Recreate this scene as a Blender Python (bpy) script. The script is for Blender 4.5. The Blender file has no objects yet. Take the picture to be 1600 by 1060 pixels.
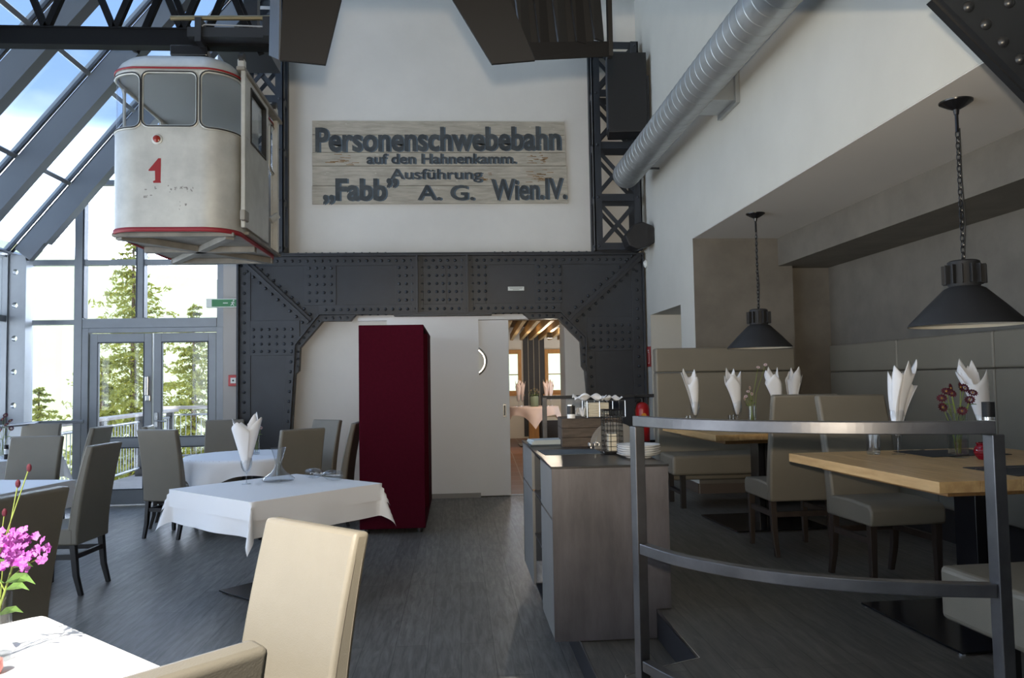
import bpy, bmesh, math, random
from mathutils import Vector, Matrix
random.seed(7)
PI = math.pi
SC = bpy.context.scene
COL = SC.collection

# ------------------------------------------------------------------ camera
cam_d = bpy.data.cameras.new('camera')
cam_d.sensor_width = 36.0
cam_d.lens = 36.0 * 1220.0 / 1600.0
cam_d.clip_start = 0.05
cam_d.clip_end = 3000
cam = bpy.data.objects.new('camera', cam_d)
COL.objects.link(cam)
cam.matrix_world = (Matrix.Translation((0, 0, 1.5)) @ Matrix.Rotation(math.radians(-4.03), 4, 'Z')
                    @ Matrix.Rotation(PI / 2 + math.radians(3.0), 4, 'X') @ Matrix.Rotation(math.radians(-0.95), 4, 'Z'))
SC.camera = cam

# ------------------------------------------------------------------ world, sun, exposure
SC.view_settings.view_transform = 'Standard'
SC.view_settings.look = 'None'
SC.view_settings.gamma = 1.0
SC.view_settings.use_curve_mapping = False
SC.view_settings.exposure = 1.0
SC.cycles.max_bounces = 10
SC.cycles.diffuse_bounces = 5
SC.cycles.glossy_bounces = 4
SC.cycles.transparent_max_bounces = 24
SC.cycles.caustics_reflective = False
SC.cycles.caustics_refractive = False
SC.cycles.sample_clamp_indirect = 6.0
try:
    SC.cycles.use_denoising = True
except Exception:
    pass

W = bpy.data.worlds.new('sky')
SC.world = W
W.use_nodes = True
nt = W.node_tree
nt.nodes.clear()
def N(tree, kind, **kw):
    n = tree.nodes.new(kind)
    for k, v in kw.items():
        setattr(n, k, v)
    return n
wo = N(nt, 'ShaderNodeOutputWorld')
bg = N(nt, 'ShaderNodeBackground')
tc = N(nt, 'ShaderNodeTexCoord')
sep = N(nt, 'ShaderNodeSeparateXYZ')
nt.links.new(tc.outputs['Generated'], sep.inputs[0])
ramp = N(nt, 'ShaderNodeValToRGB')
e = ramp.color_ramp.elements
e[0].position = 0.0; e[0].color = (0.80, 0.86, 0.92, 1)
e[1].position = 0.75; e[1].color = (0.24, 0.31, 0.44, 1)
m = e.new(0.10); m.color = (0.40, 0.45, 0.52, 1)
m = e.new(0.19); m.color = (0.145, 0.19, 0.26, 1)
m = e.new(0.50); m.color = (0.085, 0.13, 0.22, 1)
m = e.new(0.34); m.color = (0.088, 0.128, 0.205, 1)
nt.links.new(sep.outputs[2], ramp.inputs[0])
cn = N(nt, 'ShaderNodeTexNoise')
cn.inputs['Scale'].default_value = 3.2
cn.inputs['Detail'].default_value = 6
cmap = N(nt, 'ShaderNodeMapping')
cmap.inputs['Scale'].default_value = (1, 1, 2.2)
nt.links.new(tc.outputs['Generated'], cmap.inputs[0])
nt.links.new(cmap.outputs[0], cn.inputs['Vector'])
cr = N(nt, 'ShaderNodeValToRGB')
cr.color_ramp.elements[0].position = 0.50
cr.color_ramp.elements[1].position = 0.72
nt.links.new(cn.outputs['Fac'], cr.inputs[0])
mx = N(nt, 'ShaderNodeMixRGB')
mx.inputs[2].default_value = (0.24, 0.26, 0.28, 1)
# clouds thin out towards the bright horizon band
cz = N(nt, 'ShaderNodeMapRange')
cz.inputs['From Min'].default_value = 0.12
cz.inputs['From Max'].default_value = 0.22
nt.links.new(sep.outputs[2], cz.inputs['Value'])
cm_ = N(nt, 'ShaderNodeMath', operation='MULTIPLY')
nt.links.new(cr.outputs[0], cm_.inputs[0])
nt.links.new(cz.outputs[0], cm_.inputs[1])
nt.links.new(cm_.outputs[0], mx.inputs[0])
nt.links.new(ramp.outputs[0], mx.inputs[1])
# the valley haze is brightest straight ahead, beyond the gable
hz = N(nt, 'ShaderNodeMapRange')
hz.interpolation_type = 'SMOOTHSTEP'
hz.inputs['From Min'].default_value = 0.45
hz.inputs['From Max'].default_value = 0.95
nt.links.new(sep.outputs[1], hz.inputs['Value'])
hv = N(nt, 'ShaderNodeMapRange')
hv.interpolation_type = 'SMOOTHSTEP'
hv.inputs['From Min'].default_value = 0.30
hv.inputs['From Max'].default_value = 0.17
nt.links.new(sep.outputs[2], hv.inputs['Value'])
hm_ = N(nt, 'ShaderNodeMath', operation='MULTIPLY')
nt.links.new(hz.outputs[0], hm_.inputs[0])
nt.links.new(hv.outputs[0], hm_.inputs[1])
m2 = N(nt, 'ShaderNodeMixRGB')
m2.inputs[2].default_value = (4.0, 4.4, 5.2, 1)
nt.links.new(hm_.outputs[0], m2.inputs[0])
nt.links.new(mx.outputs[0], m2.inputs[1])
nt.links.new(m2.outputs[0], bg.inputs[0])
bg.inputs[1].default_value = 3.0
nt.links.new(bg.outputs[0], wo.inputs[0])

sun_d = bpy.data.lights.new('sun', 'SUN')
sun_d.energy = 5.0
sun_d.angle = math.radians(0.6)
sun_d.color = (1.0, 0.93, 0.80)
sun = bpy.data.objects.new('sun', sun_d)
COL.objects.link(sun)
SUNV = Vector((-0.20, -0.70, 0.69)).normalized()
sun.rotation_euler = SUNV.to_track_quat('Z', 'Y').to_euler()

# the camera's pop-up flash: a small lamp a hand's width above the lens
fl_d = bpy.data.lights.new('camera_flash', 'SPOT')
fl_d.shadow_soft_size = 0.02
fl_d.spot_size = math.radians(94)
fl_d.spot_blend = 1.0
fl_d.energy = 400.0
fl_d.color = (1.0, 0.85, 0.63)
fl = bpy.data.objects.new('camera_flash', fl_d)
COL.objects.link(fl)
fl.matrix_world = (Matrix.Translation((0.0, 0.02, 1.60)) @ Matrix.Rotation(math.radians(-4.03), 4, 'Z')
                   @ Matrix.Rotation(PI / 2 + math.radians(23.5), 4, 'X'))

# ------------------------------------------------------------------ materials
MATS = {}
def mat(name, col, rough=0.5, metal=0.0, var=0.0, vscale=6.0, bump=0.0, bscale=60.0, col2=None, stretch=(1, 1, 1), spec=0.5, sheen=0.0, emis=None):
    if name in MATS:
        return MATS[name]
    M = bpy.data.materials.new(name)
    M.use_nodes = True
    t = M.node_tree
    b = t.nodes['Principled BSDF']
    b.inputs['Base Color'].default_value = (*col, 1)
    b.inputs['Roughness'].default_value = rough
    b.inputs['Metallic'].default_value = metal
    b.inputs['Specular IOR Level'].default_value = spec
    if emis:
        b.inputs['Emission Color'].default_value = (*emis[:3], 1)
        b.inputs['Emission Strength'].default_value = emis[3]
    c = N(t, 'ShaderNodeTexCoord')
    mp = N(t, 'ShaderNodeMapping')
    mp.inputs['Scale'].default_value = stretch
    t.links.new(c.outputs['Object'], mp.inputs[0])
    if var > 0 or col2:
        n = N(t, 'ShaderNodeTexNoise')
        n.inputs['Scale'].default_value = vscale
        n.inputs['Detail'].default_value = 5
        n.inputs['Roughness'].default_value = 0.6
        t.links.new(mp.outputs[0], n.inputs['Vector'])
        r = N(t, 'ShaderNodeValToRGB')
        c2 = col2 or tuple(max(0, x * (1 - var)) for x in col)
        c1 = col if col2 else tuple(min(1, x * (1 + var * 0.6)) for x in col)
        r.color_ramp.elements[0].position = 0.35
        r.color_ramp.elements[1].position = 0.65
        r.color_ramp.elements[0].color = (*c2, 1)
        r.color_ramp.elements[1].color = (*c1, 1)
        t.links.new(n.outputs['Fac'], r.inputs[0])
        t.links.new(r.outputs[0], b.inputs['Base Color'])
    if bump > 0:
        n2 = N(t, 'ShaderNodeTexNoise')
        n2.inputs['Scale'].default_value = bscale
        n2.inputs['Detail'].default_value = 3
        t.links.new(mp.outputs[0], n2.inputs['Vector'])
        bp = N(t, 'ShaderNodeBump')
        bp.inputs['Strength'].default_value = bump
        bp.inputs['Distance'].default_value = 0.01
        t.links.new(n2.outputs['Fac'], bp.inputs['Height'])
        t.links.new(bp.outputs[0], b.inputs['Normal'])
    MATS[name] = M
    return M

def plank_mat(name, ca, cb, cg, width, length, rough, grain=0.5, rot=0.0):
    """wood planks running along local Y"""
    M = bpy.data.materials.new(name)
    M.use_nodes = True
    t = M.node_tree
    b = t.nodes['Principled BSDF']
    b.inputs['Roughness'].default_value = rough
    c = N(t, 'ShaderNodeTexCoord')
    mp = N(t, 'ShaderNodeMapping')
    mp.inputs['Rotation'].default_value = (0, 0, PI / 2 + rot)
    t.links.new(c.outputs['Object'], mp.inputs[0])
    br = N(t, 'ShaderNodeTexBrick')
    br.offset = 0.37
    br.inputs['Scale'].default_value = 1.0
    br.inputs['Brick Width'].default_value = length
    br.inputs['Row Height'].default_value = width
    br.inputs['Mortar Size'].default_value = 0.0018
    br.inputs['Mortar Smooth'].default_value = 0.1
    br.inputs['Bias'].default_value = 0.0
    br.inputs['Color1'].default_value = (*ca, 1)
    br.inputs['Color2'].default_value = (*cb, 1)
    br.inputs['Mortar'].default_value = (*[x * 0.35 for x in ca], 1)
    t.links.new(mp.outputs[0], br.inputs['Vector'])
    g = N(t, 'ShaderNodeMapping')
    g.inputs['Scale'].default_value = (1.7, 14, 1)
    t.links.new(mp.outputs[0], g.inputs[0])
    n = N(t, 'ShaderNodeTexNoise')
    n.inputs['Scale'].default_value = 2.2
    n.inputs['Detail'].default_value = 8
    n.inputs['Roughness'].default_value = 0.65
    n.inputs['Distortion'].default_value = 0.6
    t.links.new(g.outputs[0], n.inputs['Vector'])
    r = N(t, 'ShaderNodeValToRGB')
    r.color_ramp.elements[0].position = 0.38
    r.color_ramp.elements[1].position = 0.68
    r.color_ramp.elements[0].color = (*cg, 1)
    r.color_ramp.elements[1].color = (1, 1, 1, 1)
    t.links.new(n.outputs['Fac'], r.inputs[0])
    mxx = N(t, 'ShaderNodeMixRGB', blend_type='MULTIPLY')
    mxx.inputs[0].default_value = grain
    t.links.new(br.outputs['Color'], mxx.inputs[1])
    t.links.new(r.outputs[0], mxx.inputs[2])
    t.links.new(mxx.outputs[0], b.inputs['Base Color'])
    bp = N(t, 'ShaderNodeBump')
    bp.inputs['Strength'].default_value = 0.25
    bp.inputs['Distance'].default_value = 0.004
    t.links.new(n.outputs['Fac'], bp.inputs['Height'])
    t.links.new(bp.outputs[0], b.inputs['Normal'])
    MATS[name] = M
    return M

def glass_mat(name, tint=(0.93, 0.97, 1.0), base=0.04, edge=0.65, rough=0.0):
    M = bpy.data.materials.new(name)
    M.use_nodes = True
    t = M.node_tree
    t.nodes.clear()
    o = N(t, 'ShaderNodeOutputMaterial')
    tr = N(t, 'ShaderNodeBsdfTransparent')
    tr.inputs[0].default_value = (*tint, 1)
    gl = N(t, 'ShaderNodeBsdfGlossy')
    gl.inputs['Roughness'].default_value = rough
    lw = N(t, 'ShaderNodeLayerWeight')
    pw = N(t, 'ShaderNodeMath', operation='POWER')
    pw.inputs[1].default_value = 4.0
    t.links.new(lw.outputs['Facing'], pw.inputs[0])
    ma = N(t, 'ShaderNodeMath', operation='MULTIPLY_ADD')
    ma.inputs[1].default_value = edge
    ma.inputs[2].default_value = base
    t.links.new(pw.outputs[0], ma.inputs[0])
    mi = N(t, 'ShaderNodeMixShader')
    t.links.new(ma.outputs[0], mi.inputs[0])
    t.links.new(tr.outputs[0], mi.inputs[1])
    t.links.new(gl.outputs[0], mi.inputs[2])
    t.links.new(mi.outputs[0], o.inputs[0])
    MATS[name] = M
    return M

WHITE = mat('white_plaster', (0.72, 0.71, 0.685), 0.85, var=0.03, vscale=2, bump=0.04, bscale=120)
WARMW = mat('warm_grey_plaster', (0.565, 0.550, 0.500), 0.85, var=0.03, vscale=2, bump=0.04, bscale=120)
TAUPE = mat('taupe_plaster', (0.165, 0.150, 0.128), 0.8, var=0.14, vscale=3, bump=0.05)
CEILW = mat('ceiling_paint', (0.62, 0.60, 0.58), 0.9)
FLOOR = plank_mat('grey_oak_planks', (0.275, 0.256, 0.232), (0.205, 0.193, 0.178), (0.38, 0.38, 0.38), 0.185, 1.35, 0.44, 0.8)
PLATF = plank_mat('brown_grey_planks', (0.17, 0.155, 0.132), (0.140, 0.128, 0.110), (0.45, 0.45, 0.45), 0.185, 1.35, 0.45, 0.8)
RISER = mat('dark_riser', (0.018, 0.018, 0.022), 0.5)
ALU = mat('grey_aluminium', (0.27, 0.29, 0.315), 0.42, 0.25, var=0.05)
ALUD = mat('dark_gasket', (0.05, 0.06, 0.08), 0.5)
STEELP = mat('anthracite_painted_steel', (0.025, 0.031, 0.042), 0.42, 0.0, var=0.12, vscale=4, bump=0.03, bscale=40)
STEELB = mat('black_painted_steel', (0.020, 0.022, 0.027), 0.45)
STEELK = mat('matt_black_steel', (0.006, 0.0065, 0.008), 0.6, spec=0.15)
STEELN = mat('near_black_steel', (0.009, 0.010, 0.012), 0.35)
RAFT = mat('backlit_rafter_grey', (0.135, 0.15, 0.172), 0.5, 0.1)  # frame grey darkened: backlit shade of the rafters put into the colour
RAWST = mat('blackened_raw_steel', (0.13, 0.13, 0.14), 0.36, 0.75, var=0.25, vscale=5)
SIDEST = mat('patinated_steel_sheet', (0.112, 0.104, 0.113), 0.5, 0.2, var=0.28, vscale=3.5, stretch=(2.5, 1, 0.6))
TOPST = mat('dark_waxed_steel', (0.055, 0.054, 0.056), 0.33, 0.6, var=0.2, vscale=4)
GREYFR = mat('grey_board_front', (0.20, 0.195, 0.185), 0.5, var=0.05)
LEATH = mat('taupe_leather', (0.196, 0.176, 0.140), 0.48, bump=0.10, bscale=260, var=0.05, vscale=3)
SEAM = mat('stitch_seam', (0.13, 0.11, 0.085), 0.7)
LEGW = mat('dark_stained_wood', (0.040, 0.028, 0.022), 0.5, var=0.2, stretch=(6, 6, 1))
LEGB = mat('black_stained_wood', (0.014, 0.012, 0.012), 0.45)
CLOTH = mat('white_tablecloth', (0.92, 0.92, 0.94), 0.9, bump=0.05, bscale=18)
NAP = mat('white_napkin', (0.82, 0.82, 0.84), 0.9, bump=0.04, bscale=40)
PINKC = mat('pale_pink_linen', (0.66, 0.53, 0.51), 0.9)
OAK = mat('oiled_oak', (0.66, 0.43, 0.195), 0.45, col2=(0.50, 0.30, 0.125), vscale=3, stretch=(9, 1.2, 9), bump=0.05, bscale=30)
OAKD = mat('oak_underframe', (0.36, 0.185, 0.065), 0.5, var=0.2, stretch=(8, 2, 8))
BLACKM = mat('black_lacquered_metal', (0.010, 0.010, 0.012), 0.22)
BLACKP = mat('black_plastic', (0.012, 0.012, 0.014), 0.5)
LAMPM = mat('anthracite_lamp_enamel', (0.026, 0.027, 0.030), 0.6, spec=0.3)
LAMPI = mat('cream_lamp_lining', (0.70, 0.66, 0.56), 0.6)
WINE = mat('wine_red_felt', (0.060, 0.0035, 0.0120), 0.95, var=0.1, vscale=30, spec=0.1)
DUCT = mat('galvanised_duct', (0.40, 0.42, 0.43), 0.38, 0.65, var=0.12, vscale=3)
CABW = mat('weathered_cabin_aluminium', (0.52, 0.52, 0.49), 0.42, 0.30, col2=(0.42, 0.42, 0.40), vscale=5, bump=0.06, bscale=8)
CABU = mat('cabin_underside_paint', (0.22, 0.21, 0.19), 0.6, var=0.25, vscale=5)
CABI = mat('cabin_interior_grey', (0.27, 0.28, 0.28), 0.7)
RED = mat('signal_red_paint', (0.24, 0.005, 0.008), 0.45)
REDD = mat('dull_red_paint', (0.24, 0.014, 0.022), 0.5)
RUB = mat('black_rubber', (0.012, 0.012, 0.012), 0.6)
BRASS = mat('worn_brass', (0.23, 0.19, 0.11), 0.4, 0.7)
SIGNW = mat('weathered_sign_boards', (0.52, 0.48, 0.405), 0.85, col2=(0.36, 0.33, 0.275), vscale=3.5, stretch=(1, 4, 7), bump=0.2, bscale=30)
INK = mat('faded_black_paint', (0.035, 0.042, 0.050), 0.8, col2=(0.085, 0.095, 0.10), vscale=4)
INKB = mat('faded_blue_paint', (0.10, 0.135, 0.17), 0.8)
RUST = mat('rust_brown_stain', (0.26, 0.15, 0.06), 0.9, var=0.4, vscale=20)
CHROME = mat('polished_steel', (0.62, 0.62, 0.62), 0.16, 1.0)
PORC = mat('white_porcelain', (0.78, 0.79, 0.80), 0.25)
CREAM = mat('cream_paper', (0.62, 0.57, 0.46), 0.8)
CRATE = mat('dark_old_wood', (0.075, 0.055, 0.042), 0.75, var=0.35, vscale=5, stretch=(2, 8, 8))
SLATE = mat('slate_blue_placemat', (0.085, 0.105, 0.125), 0.8)
DMAT = mat('charcoal_placemat', (0.022, 0.023, 0.025), 0.8)
TOWEL = mat('pale_blue_napkin', (0.52, 0.57, 0.58), 0.9, var=0.05)
EXTR = mat('extinguisher_red', (0.42, 0.012, 0.014), 0.28)
YEL = mat('yellow_label', (0.75, 0.30, 0.03), 0.5)
GREEN = mat('exit_sign_green', (0.05, 0.22, 0.09), 0.5)
SIGNWH = mat('sign_white', (0.75, 0.78, 0.75), 0.6)
LEAF = mat('leaf_green', (0.14, 0.26, 0.05), 0.6, var=0.3, vscale=12)
STEM = mat('stem_green', (0.24, 0.30, 0.06), 0.6)
PURP = mat('magenta_petals', (0.50, 0.055, 0.46), 0.7, col2=(0.66, 0.20, 0.62), vscale=40)
MAROON = mat('maroon_petals', (0.085, 0.004, 0.016), 0.7, var=0.3, vscale=30)
PALEF = mat('pale_pink_petals', (0.55, 0.42, 0.45), 0.7)
YCORE = mat('yellow_flower_heart', (0.42, 0.20, 0.03), 0.8)
TRUNK = mat('spruce_bark', (0.09, 0.065, 0.045), 0.9)
NEEDLE = mat('spruce_needles', (0.13, 0.15, 0.025), 0.8, col2=(0.055, 0.085, 0.025), vscale=1.2)
def leafy(M, amount):
    t = M.node_tree
    b = t.nodes['Principled BSDF']
    o = [n for n in t.nodes if n.type == 'OUTPUT_MATERIAL'][0]
    tl = N(t, 'ShaderNodeBsdfTranslucent')
    tl.inputs[0].default_value = (0.50, 0.46, 0.07, 1)
    mi = N(t, 'ShaderNodeMixShader')
    mi.inputs[0].default_value = amount
    t.links.new(b.outputs[0], mi.inputs[1])
    t.links.new(tl.outputs[0], mi.inputs[2])
    t.links.new(mi.outputs[0], o.inputs[0])
leafy(NEEDLE, 0.35)
MEADOW = mat('hazy_alpine_meadow', (0.34, 0.38, 0.22), 1.0, col2=(0.29, 0.345, 0.25), vscale=0.02)  # distance haze is put into the pale base colour
MOUNT = mat('hazy_mountain', (0.50, 0.58, 0.66), 1.0, var=0.1, vscale=0.006)  # blue-white haze of distance painted into the tone
DECK = plank_mat('weathered_deck', (0.34, 0.31, 0.29), (0.28, 0.26, 0.24), (0.6, 0.6, 0.6), 0.14, 3.0, 0.8, 0.6, PI / 2)
GREYW = mat('weathered_rail_wood', (0.40, 0.36, 0.33), 0.8, var=0.2, stretch=(1, 1, 8))
TILE = mat('terracotta_tile', (0.24, 0.105, 0.055), 0.4, var=0.15)
PINE = mat('honey_pine', (0.44, 0.20, 0.045), 0.5, var=0.15, stretch=(8, 8, 1))
PINEL = mat('light_slat_wood', (0.42, 0.27, 0.12), 0.6, var=0.2)
DKWOOD = mat('dark_panel_wood', (0.018, 0.016, 0.018), 0.6)
SAGE = mat('sage_ceramic', (0.17, 0.22, 0.16), 0.5)
DOORW = mat('white_door_laminate', (0.84, 0.86, 0.90), 0.5)
SKIRT = mat('grey_skirting', (0.30, 0.295, 0.29), 0.6)
CONC = mat('sun_blocker_grey', (0.45, 0.44, 0.42), 0.9)
GLASS = glass_mat('window_glass', (0.95, 0.97, 0.99), 0.035, 0.5)
ROOFG = glass_mat('blue_roof_glass', (0.86, 0.93, 1.0), 0.04, 0.5)
CLEAR = glass_mat('clear_drinking_glass', (0.92, 0.935, 0.95), 0.10, 1.0, 0.03)
REDG = mat('ruby_glass', (0.20, 0.004, 0.012), 0.08)
PURG = mat('purple_glass', (0.10, 0.015, 0.20), 0.1)
LENS = mat('red_lamp_lens', (0.22, 0.015, 0.006), 0.25)
PORT = mat('frosted_porthole', (0.85, 0.88, 0.90), 0.3)

# tiles get grout
def tile_mat():
    t = TILE.node_tree
    b = t.nodes['Principled BSDF']
    c = N(t, 'ShaderNodeTexCoord')
    br = N(t, 'ShaderNodeTexBrick')
    br.offset = 0.0
    br.inputs['Scale'].default_value = 1.0
    br.inputs['Brick Width'].default_value = 0.30
    br.inputs['Row Height'].default_value = 0.30
    br.inputs['Mortar Size'].default_value = 0.006
    br.inputs['Color1'].default_value = (0.25, 0.105, 0.052, 1)
    br.inputs['Color2'].default_value = (0.20, 0.088, 0.046, 1)
    br.inputs['Mortar'].default_value = (0.34, 0.27, 0.21, 1)
    t.links.new(c.outputs['Object'], br.inputs['Vector'])
    t.links.new(br.outputs['Color'], b.inputs['Base Color'])
tile_mat()

# ------------------------------------------------------------------ mesh helpers
class MB:
    def __init__(self):
        self.v = []
        self.f = []
    def add(self, vs, fs):
        o = len(self.v)
        self.v += [tuple(p) for p in vs]
        self.f += [tuple(i + o for i in q) for q in fs]
        return self
    def box(self, x0, x1, y0, y1, z0, z1, M=None):
        vs = [Vector((x, y, z)) for z in (z0, z1) for y in (y0, y1) for x in (x0, x1)]
        if M:
            vs = [M @ p for p in vs]
        return self.add(vs, [(0, 2, 3, 1), (4, 5, 7, 6), (0, 1, 5, 4), (2, 6, 7, 3), (0, 4, 6, 2), (1, 3, 7, 5)])
    def cbox(self, c, s, M=None):
        return self.box(c[0] - s[0] / 2, c[0] + s[0] / 2, c[1] - s[1] / 2, c[1] + s[1] / 2, c[2] - s[2] / 2, c[2] + s[2] / 2, M)
    def bar(self, p, q, w, h, up=(0, 0, 1)):
        """rectangular bar from p to q, w sideways, h along up"""
        p = Vector(p); q = Vector(q)
        d = (q - p).normalized()
        u = Vector(up)
        if abs(d.dot(u)) > 0.98:
            u = Vector((0, 1, 0)) if abs(d.y) < 0.9 else Vector((1, 0, 0))
        s = d.cross(u).normalized()
        u = s.cross(d).normalized()
        vs = []
        for c in (p, q):
            for a, b in ((-1, -1), (1, -1), (1, 1), (-1, 1)):
                vs.append(c + s * (a * w / 2) + u * (b * h / 2))
        return self.add(vs, [(3, 2, 1, 0), (4, 5, 6, 7), (0, 1, 5, 4), (1, 2, 6, 5), (2, 3, 7, 6), (3, 0, 4, 7)])
    def tube(self, pts, r, n=10, cap=True):
        pts = [Vector(p) for p in pts]
        rs = r if isinstance(r, (list, tuple)) else [r] * len(pts)
        vs = []
        ref = Vector((0, 0, 1))
        d0 = (pts[1] - pts[0]).normalized()
        if abs(d0.dot(ref)) > 0.9:
            ref = Vector((1, 0, 0))
        s = d0.cross(ref).normalized()
        for i, p in enumerate(pts):
            d = ((pts[min(i + 1, len(pts) - 1)] - pts[max(i - 1, 0)])).normalized()
            s = (s - d * s.dot(d)).normalized()
            u = d.cross(s)
            for k in range(n):
                a = 2 * PI * k / n
                vs.append(p + (s * math.cos(a) + u * math.sin(a)) * rs[i])
        fs = []
        for i in range(len(pts) - 1):
            for k in range(n):
                k2 = (k + 1) % n
                fs.append((i * n + k, i * n + k2, (i + 1) * n + k2, (i + 1) * n + k))
        if cap:
            fs.append(tuple(range(n))[::-1])
            fs.append(tuple((len(pts) - 1) * n + k for k in range(n)))
        return self.add(vs, fs)
    def lathe(self, prof, c=(0, 0, 0), n=28, M=None):
        """prof: list of (r, z) revolved about Z"""
        vs = []
        for r, z in prof:
            for k in range(n):
                a = 2 * PI * k / n
                p = Vector((c[0] + r * math.cos(a), c[1] + r * math.sin(a), c[2] + z))
                vs.append(M @ p if M else p)
        fs = []
        for i in range(len(prof) - 1):
            for k in range(n):
                k2 = (k + 1) % n
                fs.append((i * n + k, i * n + k2, (i + 1) * n + k2, (i + 1) * n + k))
        if prof[0][0] > 1e-6:
            fs.append(tuple(range(n))[::-1])
        if prof[-1][0] > 1e-6:
            fs.append(tuple((len(prof) - 1) * n + k for k in range(n)))
        return self.add(vs, fs)
    def shell(self, prof, c=(0, 0, 0), n=28, M=None):
        """open lathe, no caps"""
        o = len(self.f)
        self.lathe(prof, c, n, M)
        self.f = [q for q in self.f if len(q) == 4 or n == 4]
        return self
    def prism(self, poly, a0, a1, axis='y'):
        """poly in the plane across axis: axis y -> (x,z), z -> (x,y), x -> (y,z)"""
        n = len(poly)
        def P(p, a):
            return {'y': (p[0], a, p[1]), 'z': (p[0], p[1], a), 'x': (a, p[0], p[1])}[axis]
        vs = [P(p, a0) for p in poly] + [P(p, a1) for p in poly]
        fs = [tuple(range(n)), tuple(range(n, 2 * n))[::-1]]
        for i in range(n):
            j = (i + 1) % n
            fs.append((i, i + n, j + n, j))
        return self.add(vs, fs)
    def dome(self, c, r, d=(0, -1, 0), n=8, h=0.75):
        d = Vector(d).normalized()
        ref = Vector((0, 0, 1)) if abs(d.z) < 0.9 else Vector((1, 0, 0))
        s = d.cross(ref).normalized()
        u = d.cross(s)
        c = Vector(c)
        vs = []
        for rr, hh in ((1.0, 0.0), (0.86, 0.42), (0.5, 0.8)):
            for k in range(n):
                a = 2 * PI * k / n
                vs.append(c + (s * math.cos(a) + u * math.sin(a)) * (rr * r) + d * (hh * h * r))
        vs.append(c + d * (h * r))
        fs = []
        for i in range(2):
            for k in range(n):
                k2 = (k + 1) % n
                fs.append((i * n + k, i * n + k2, (i + 1) * n + k2, (i + 1) * n + k))
        for k in range(n):
            fs.append((2 * n + k, 2 * n + (k + 1) % n, 3 * n))
        return self.add(vs, fs)
    def ball(self, c, r, n=10, m=6, sq=(1, 1, 1)):
        prof = [(math.sin(PI * i / m), -math.cos(PI * i / m)) for i in range(m + 1)]
        vs = []
        for a, z in prof:
            for k in range(n):
                t = 2 * PI * k / n
                vs.append((c[0] + r * sq[0] * a * math.cos(t), c[1] + r * sq[1] * a * math.sin(t), c[2] + r * sq[2] * z))
        fs = []
        for i in range(m):
            for k in range(n):
                k2 = (k + 1) % n
                fs.append((i * n + k, i * n + k2, (i + 1) * n + k2, (i + 1) * n + k))
        return self.add(vs, fs)
    def quad(self, a, b, c, d):
        return self.add([a, b, c, d], [(0, 1, 2, 3)])
    def build(self, name, m, parent=None, bevel=0.0, smooth=False, loc=None, rz=0.0, seg=2, solid=0.0, subd=0, auto=None):
        me = bpy.data.meshes.new(name)
        me.from_pydata(self.v, [], self.f)
        me.validate()
        bm = bmesh.new()
        bm.from_mesh(me)
        if not bevel:
            bmesh.ops.remove_doubles(bm, verts=bm.verts, dist=1e-6)
        bmesh.ops.recalc_face_normals(bm, faces=bm.faces)
        bm.to_mesh(me)
        bm.free()
        o = bpy.data.objects.new(name, me)
        COL.objects.link(o)
        me.materials.append(m)
        if parent:
            o.parent = parent
        if loc:
            o.location = loc
        if rz:
            o.rotation_euler = (0, 0, rz)
        if smooth:
            for p in me.polygons:
                p.use_smooth = True
            try:
                me.set_sharp_from_angle(angle=math.radians(auto or 40))
            except Exception:
                pass
        if solid:
            md = o.modifiers.new('thickness', 'SOLIDIFY')
            md.thickness = solid
            md.offset = 0
        if subd:
            md = o.modifiers.new('smooth', 'SUBSURF')
            md.levels = subd
            md.render_levels = subd
        if bevel:
            md = o.modifiers.new('edge', 'BEVEL')
            md.width = bevel
            md.segments = seg
            md.limit_method = 'ANGLE'
            md.angle_limit = math.radians(35)
        return o

def tag(o, label=None, cat=None, group=None, kind=None):
    if label: o['label'] = label
    if cat: o['category'] = cat
    if group: o['group'] = group
    if kind: o['kind'] = kind
    return o
def empty(name, loc=(0, 0, 0), rz=0.0, label=None, cat=None, group=None, kind=None):
    o = bpy.data.objects.new(name, None)
    o.empty_display_size = 0.1
    COL.objects.link(o)
    o.location = loc
    o.rotation_euler = (0, 0, rz)
    return tag(o, label, cat, group, kind)
def copy_tree(o, parent=None):
    c = o.copy()
    COL.objects.link(c)
    c.parent = parent
    for ch in [x for x in bpy.data.objects if x.parent == o]:
        copy_tree(ch, c)
    return c
def place(proto, used, loc, rz, label, group=None):
    o = proto if not used else copy_tree(proto)
    o.location = loc
    o.rotation_euler = (0, 0, rz)
    o['label'] = label
    if group:
        o['group'] = group
    return o
def repeat(name, mb, m, parent, spots, smooth=False):
    """one small part built once, then one object per spot (all share the mesh)"""
    o = mb.build(name, m, parent, smooth=smooth)
    o.location = spots[0]
    for p in spots[1:]:
        c = o.copy()
        COL.objects.link(c)
        c.location = p
    return o
def struct(name, mb, m, **kw):
    return tag(mb.build(name, m, **kw), kind='structure')

# ------------------------------------------------------------------ the setting
BW = 10.24            # back wall
RW = 2.47             # right wall
LW = -5.5             # left glass wall
PZ = 0.30             # platform height
def roofz(x):
    return 3.17 + 1.22 * (x + 5.45)

struct('floor', MB().box(-5.7, 4.3, -4.2, BW + 0.1, -0.2, 0.0), FLOOR)
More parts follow.
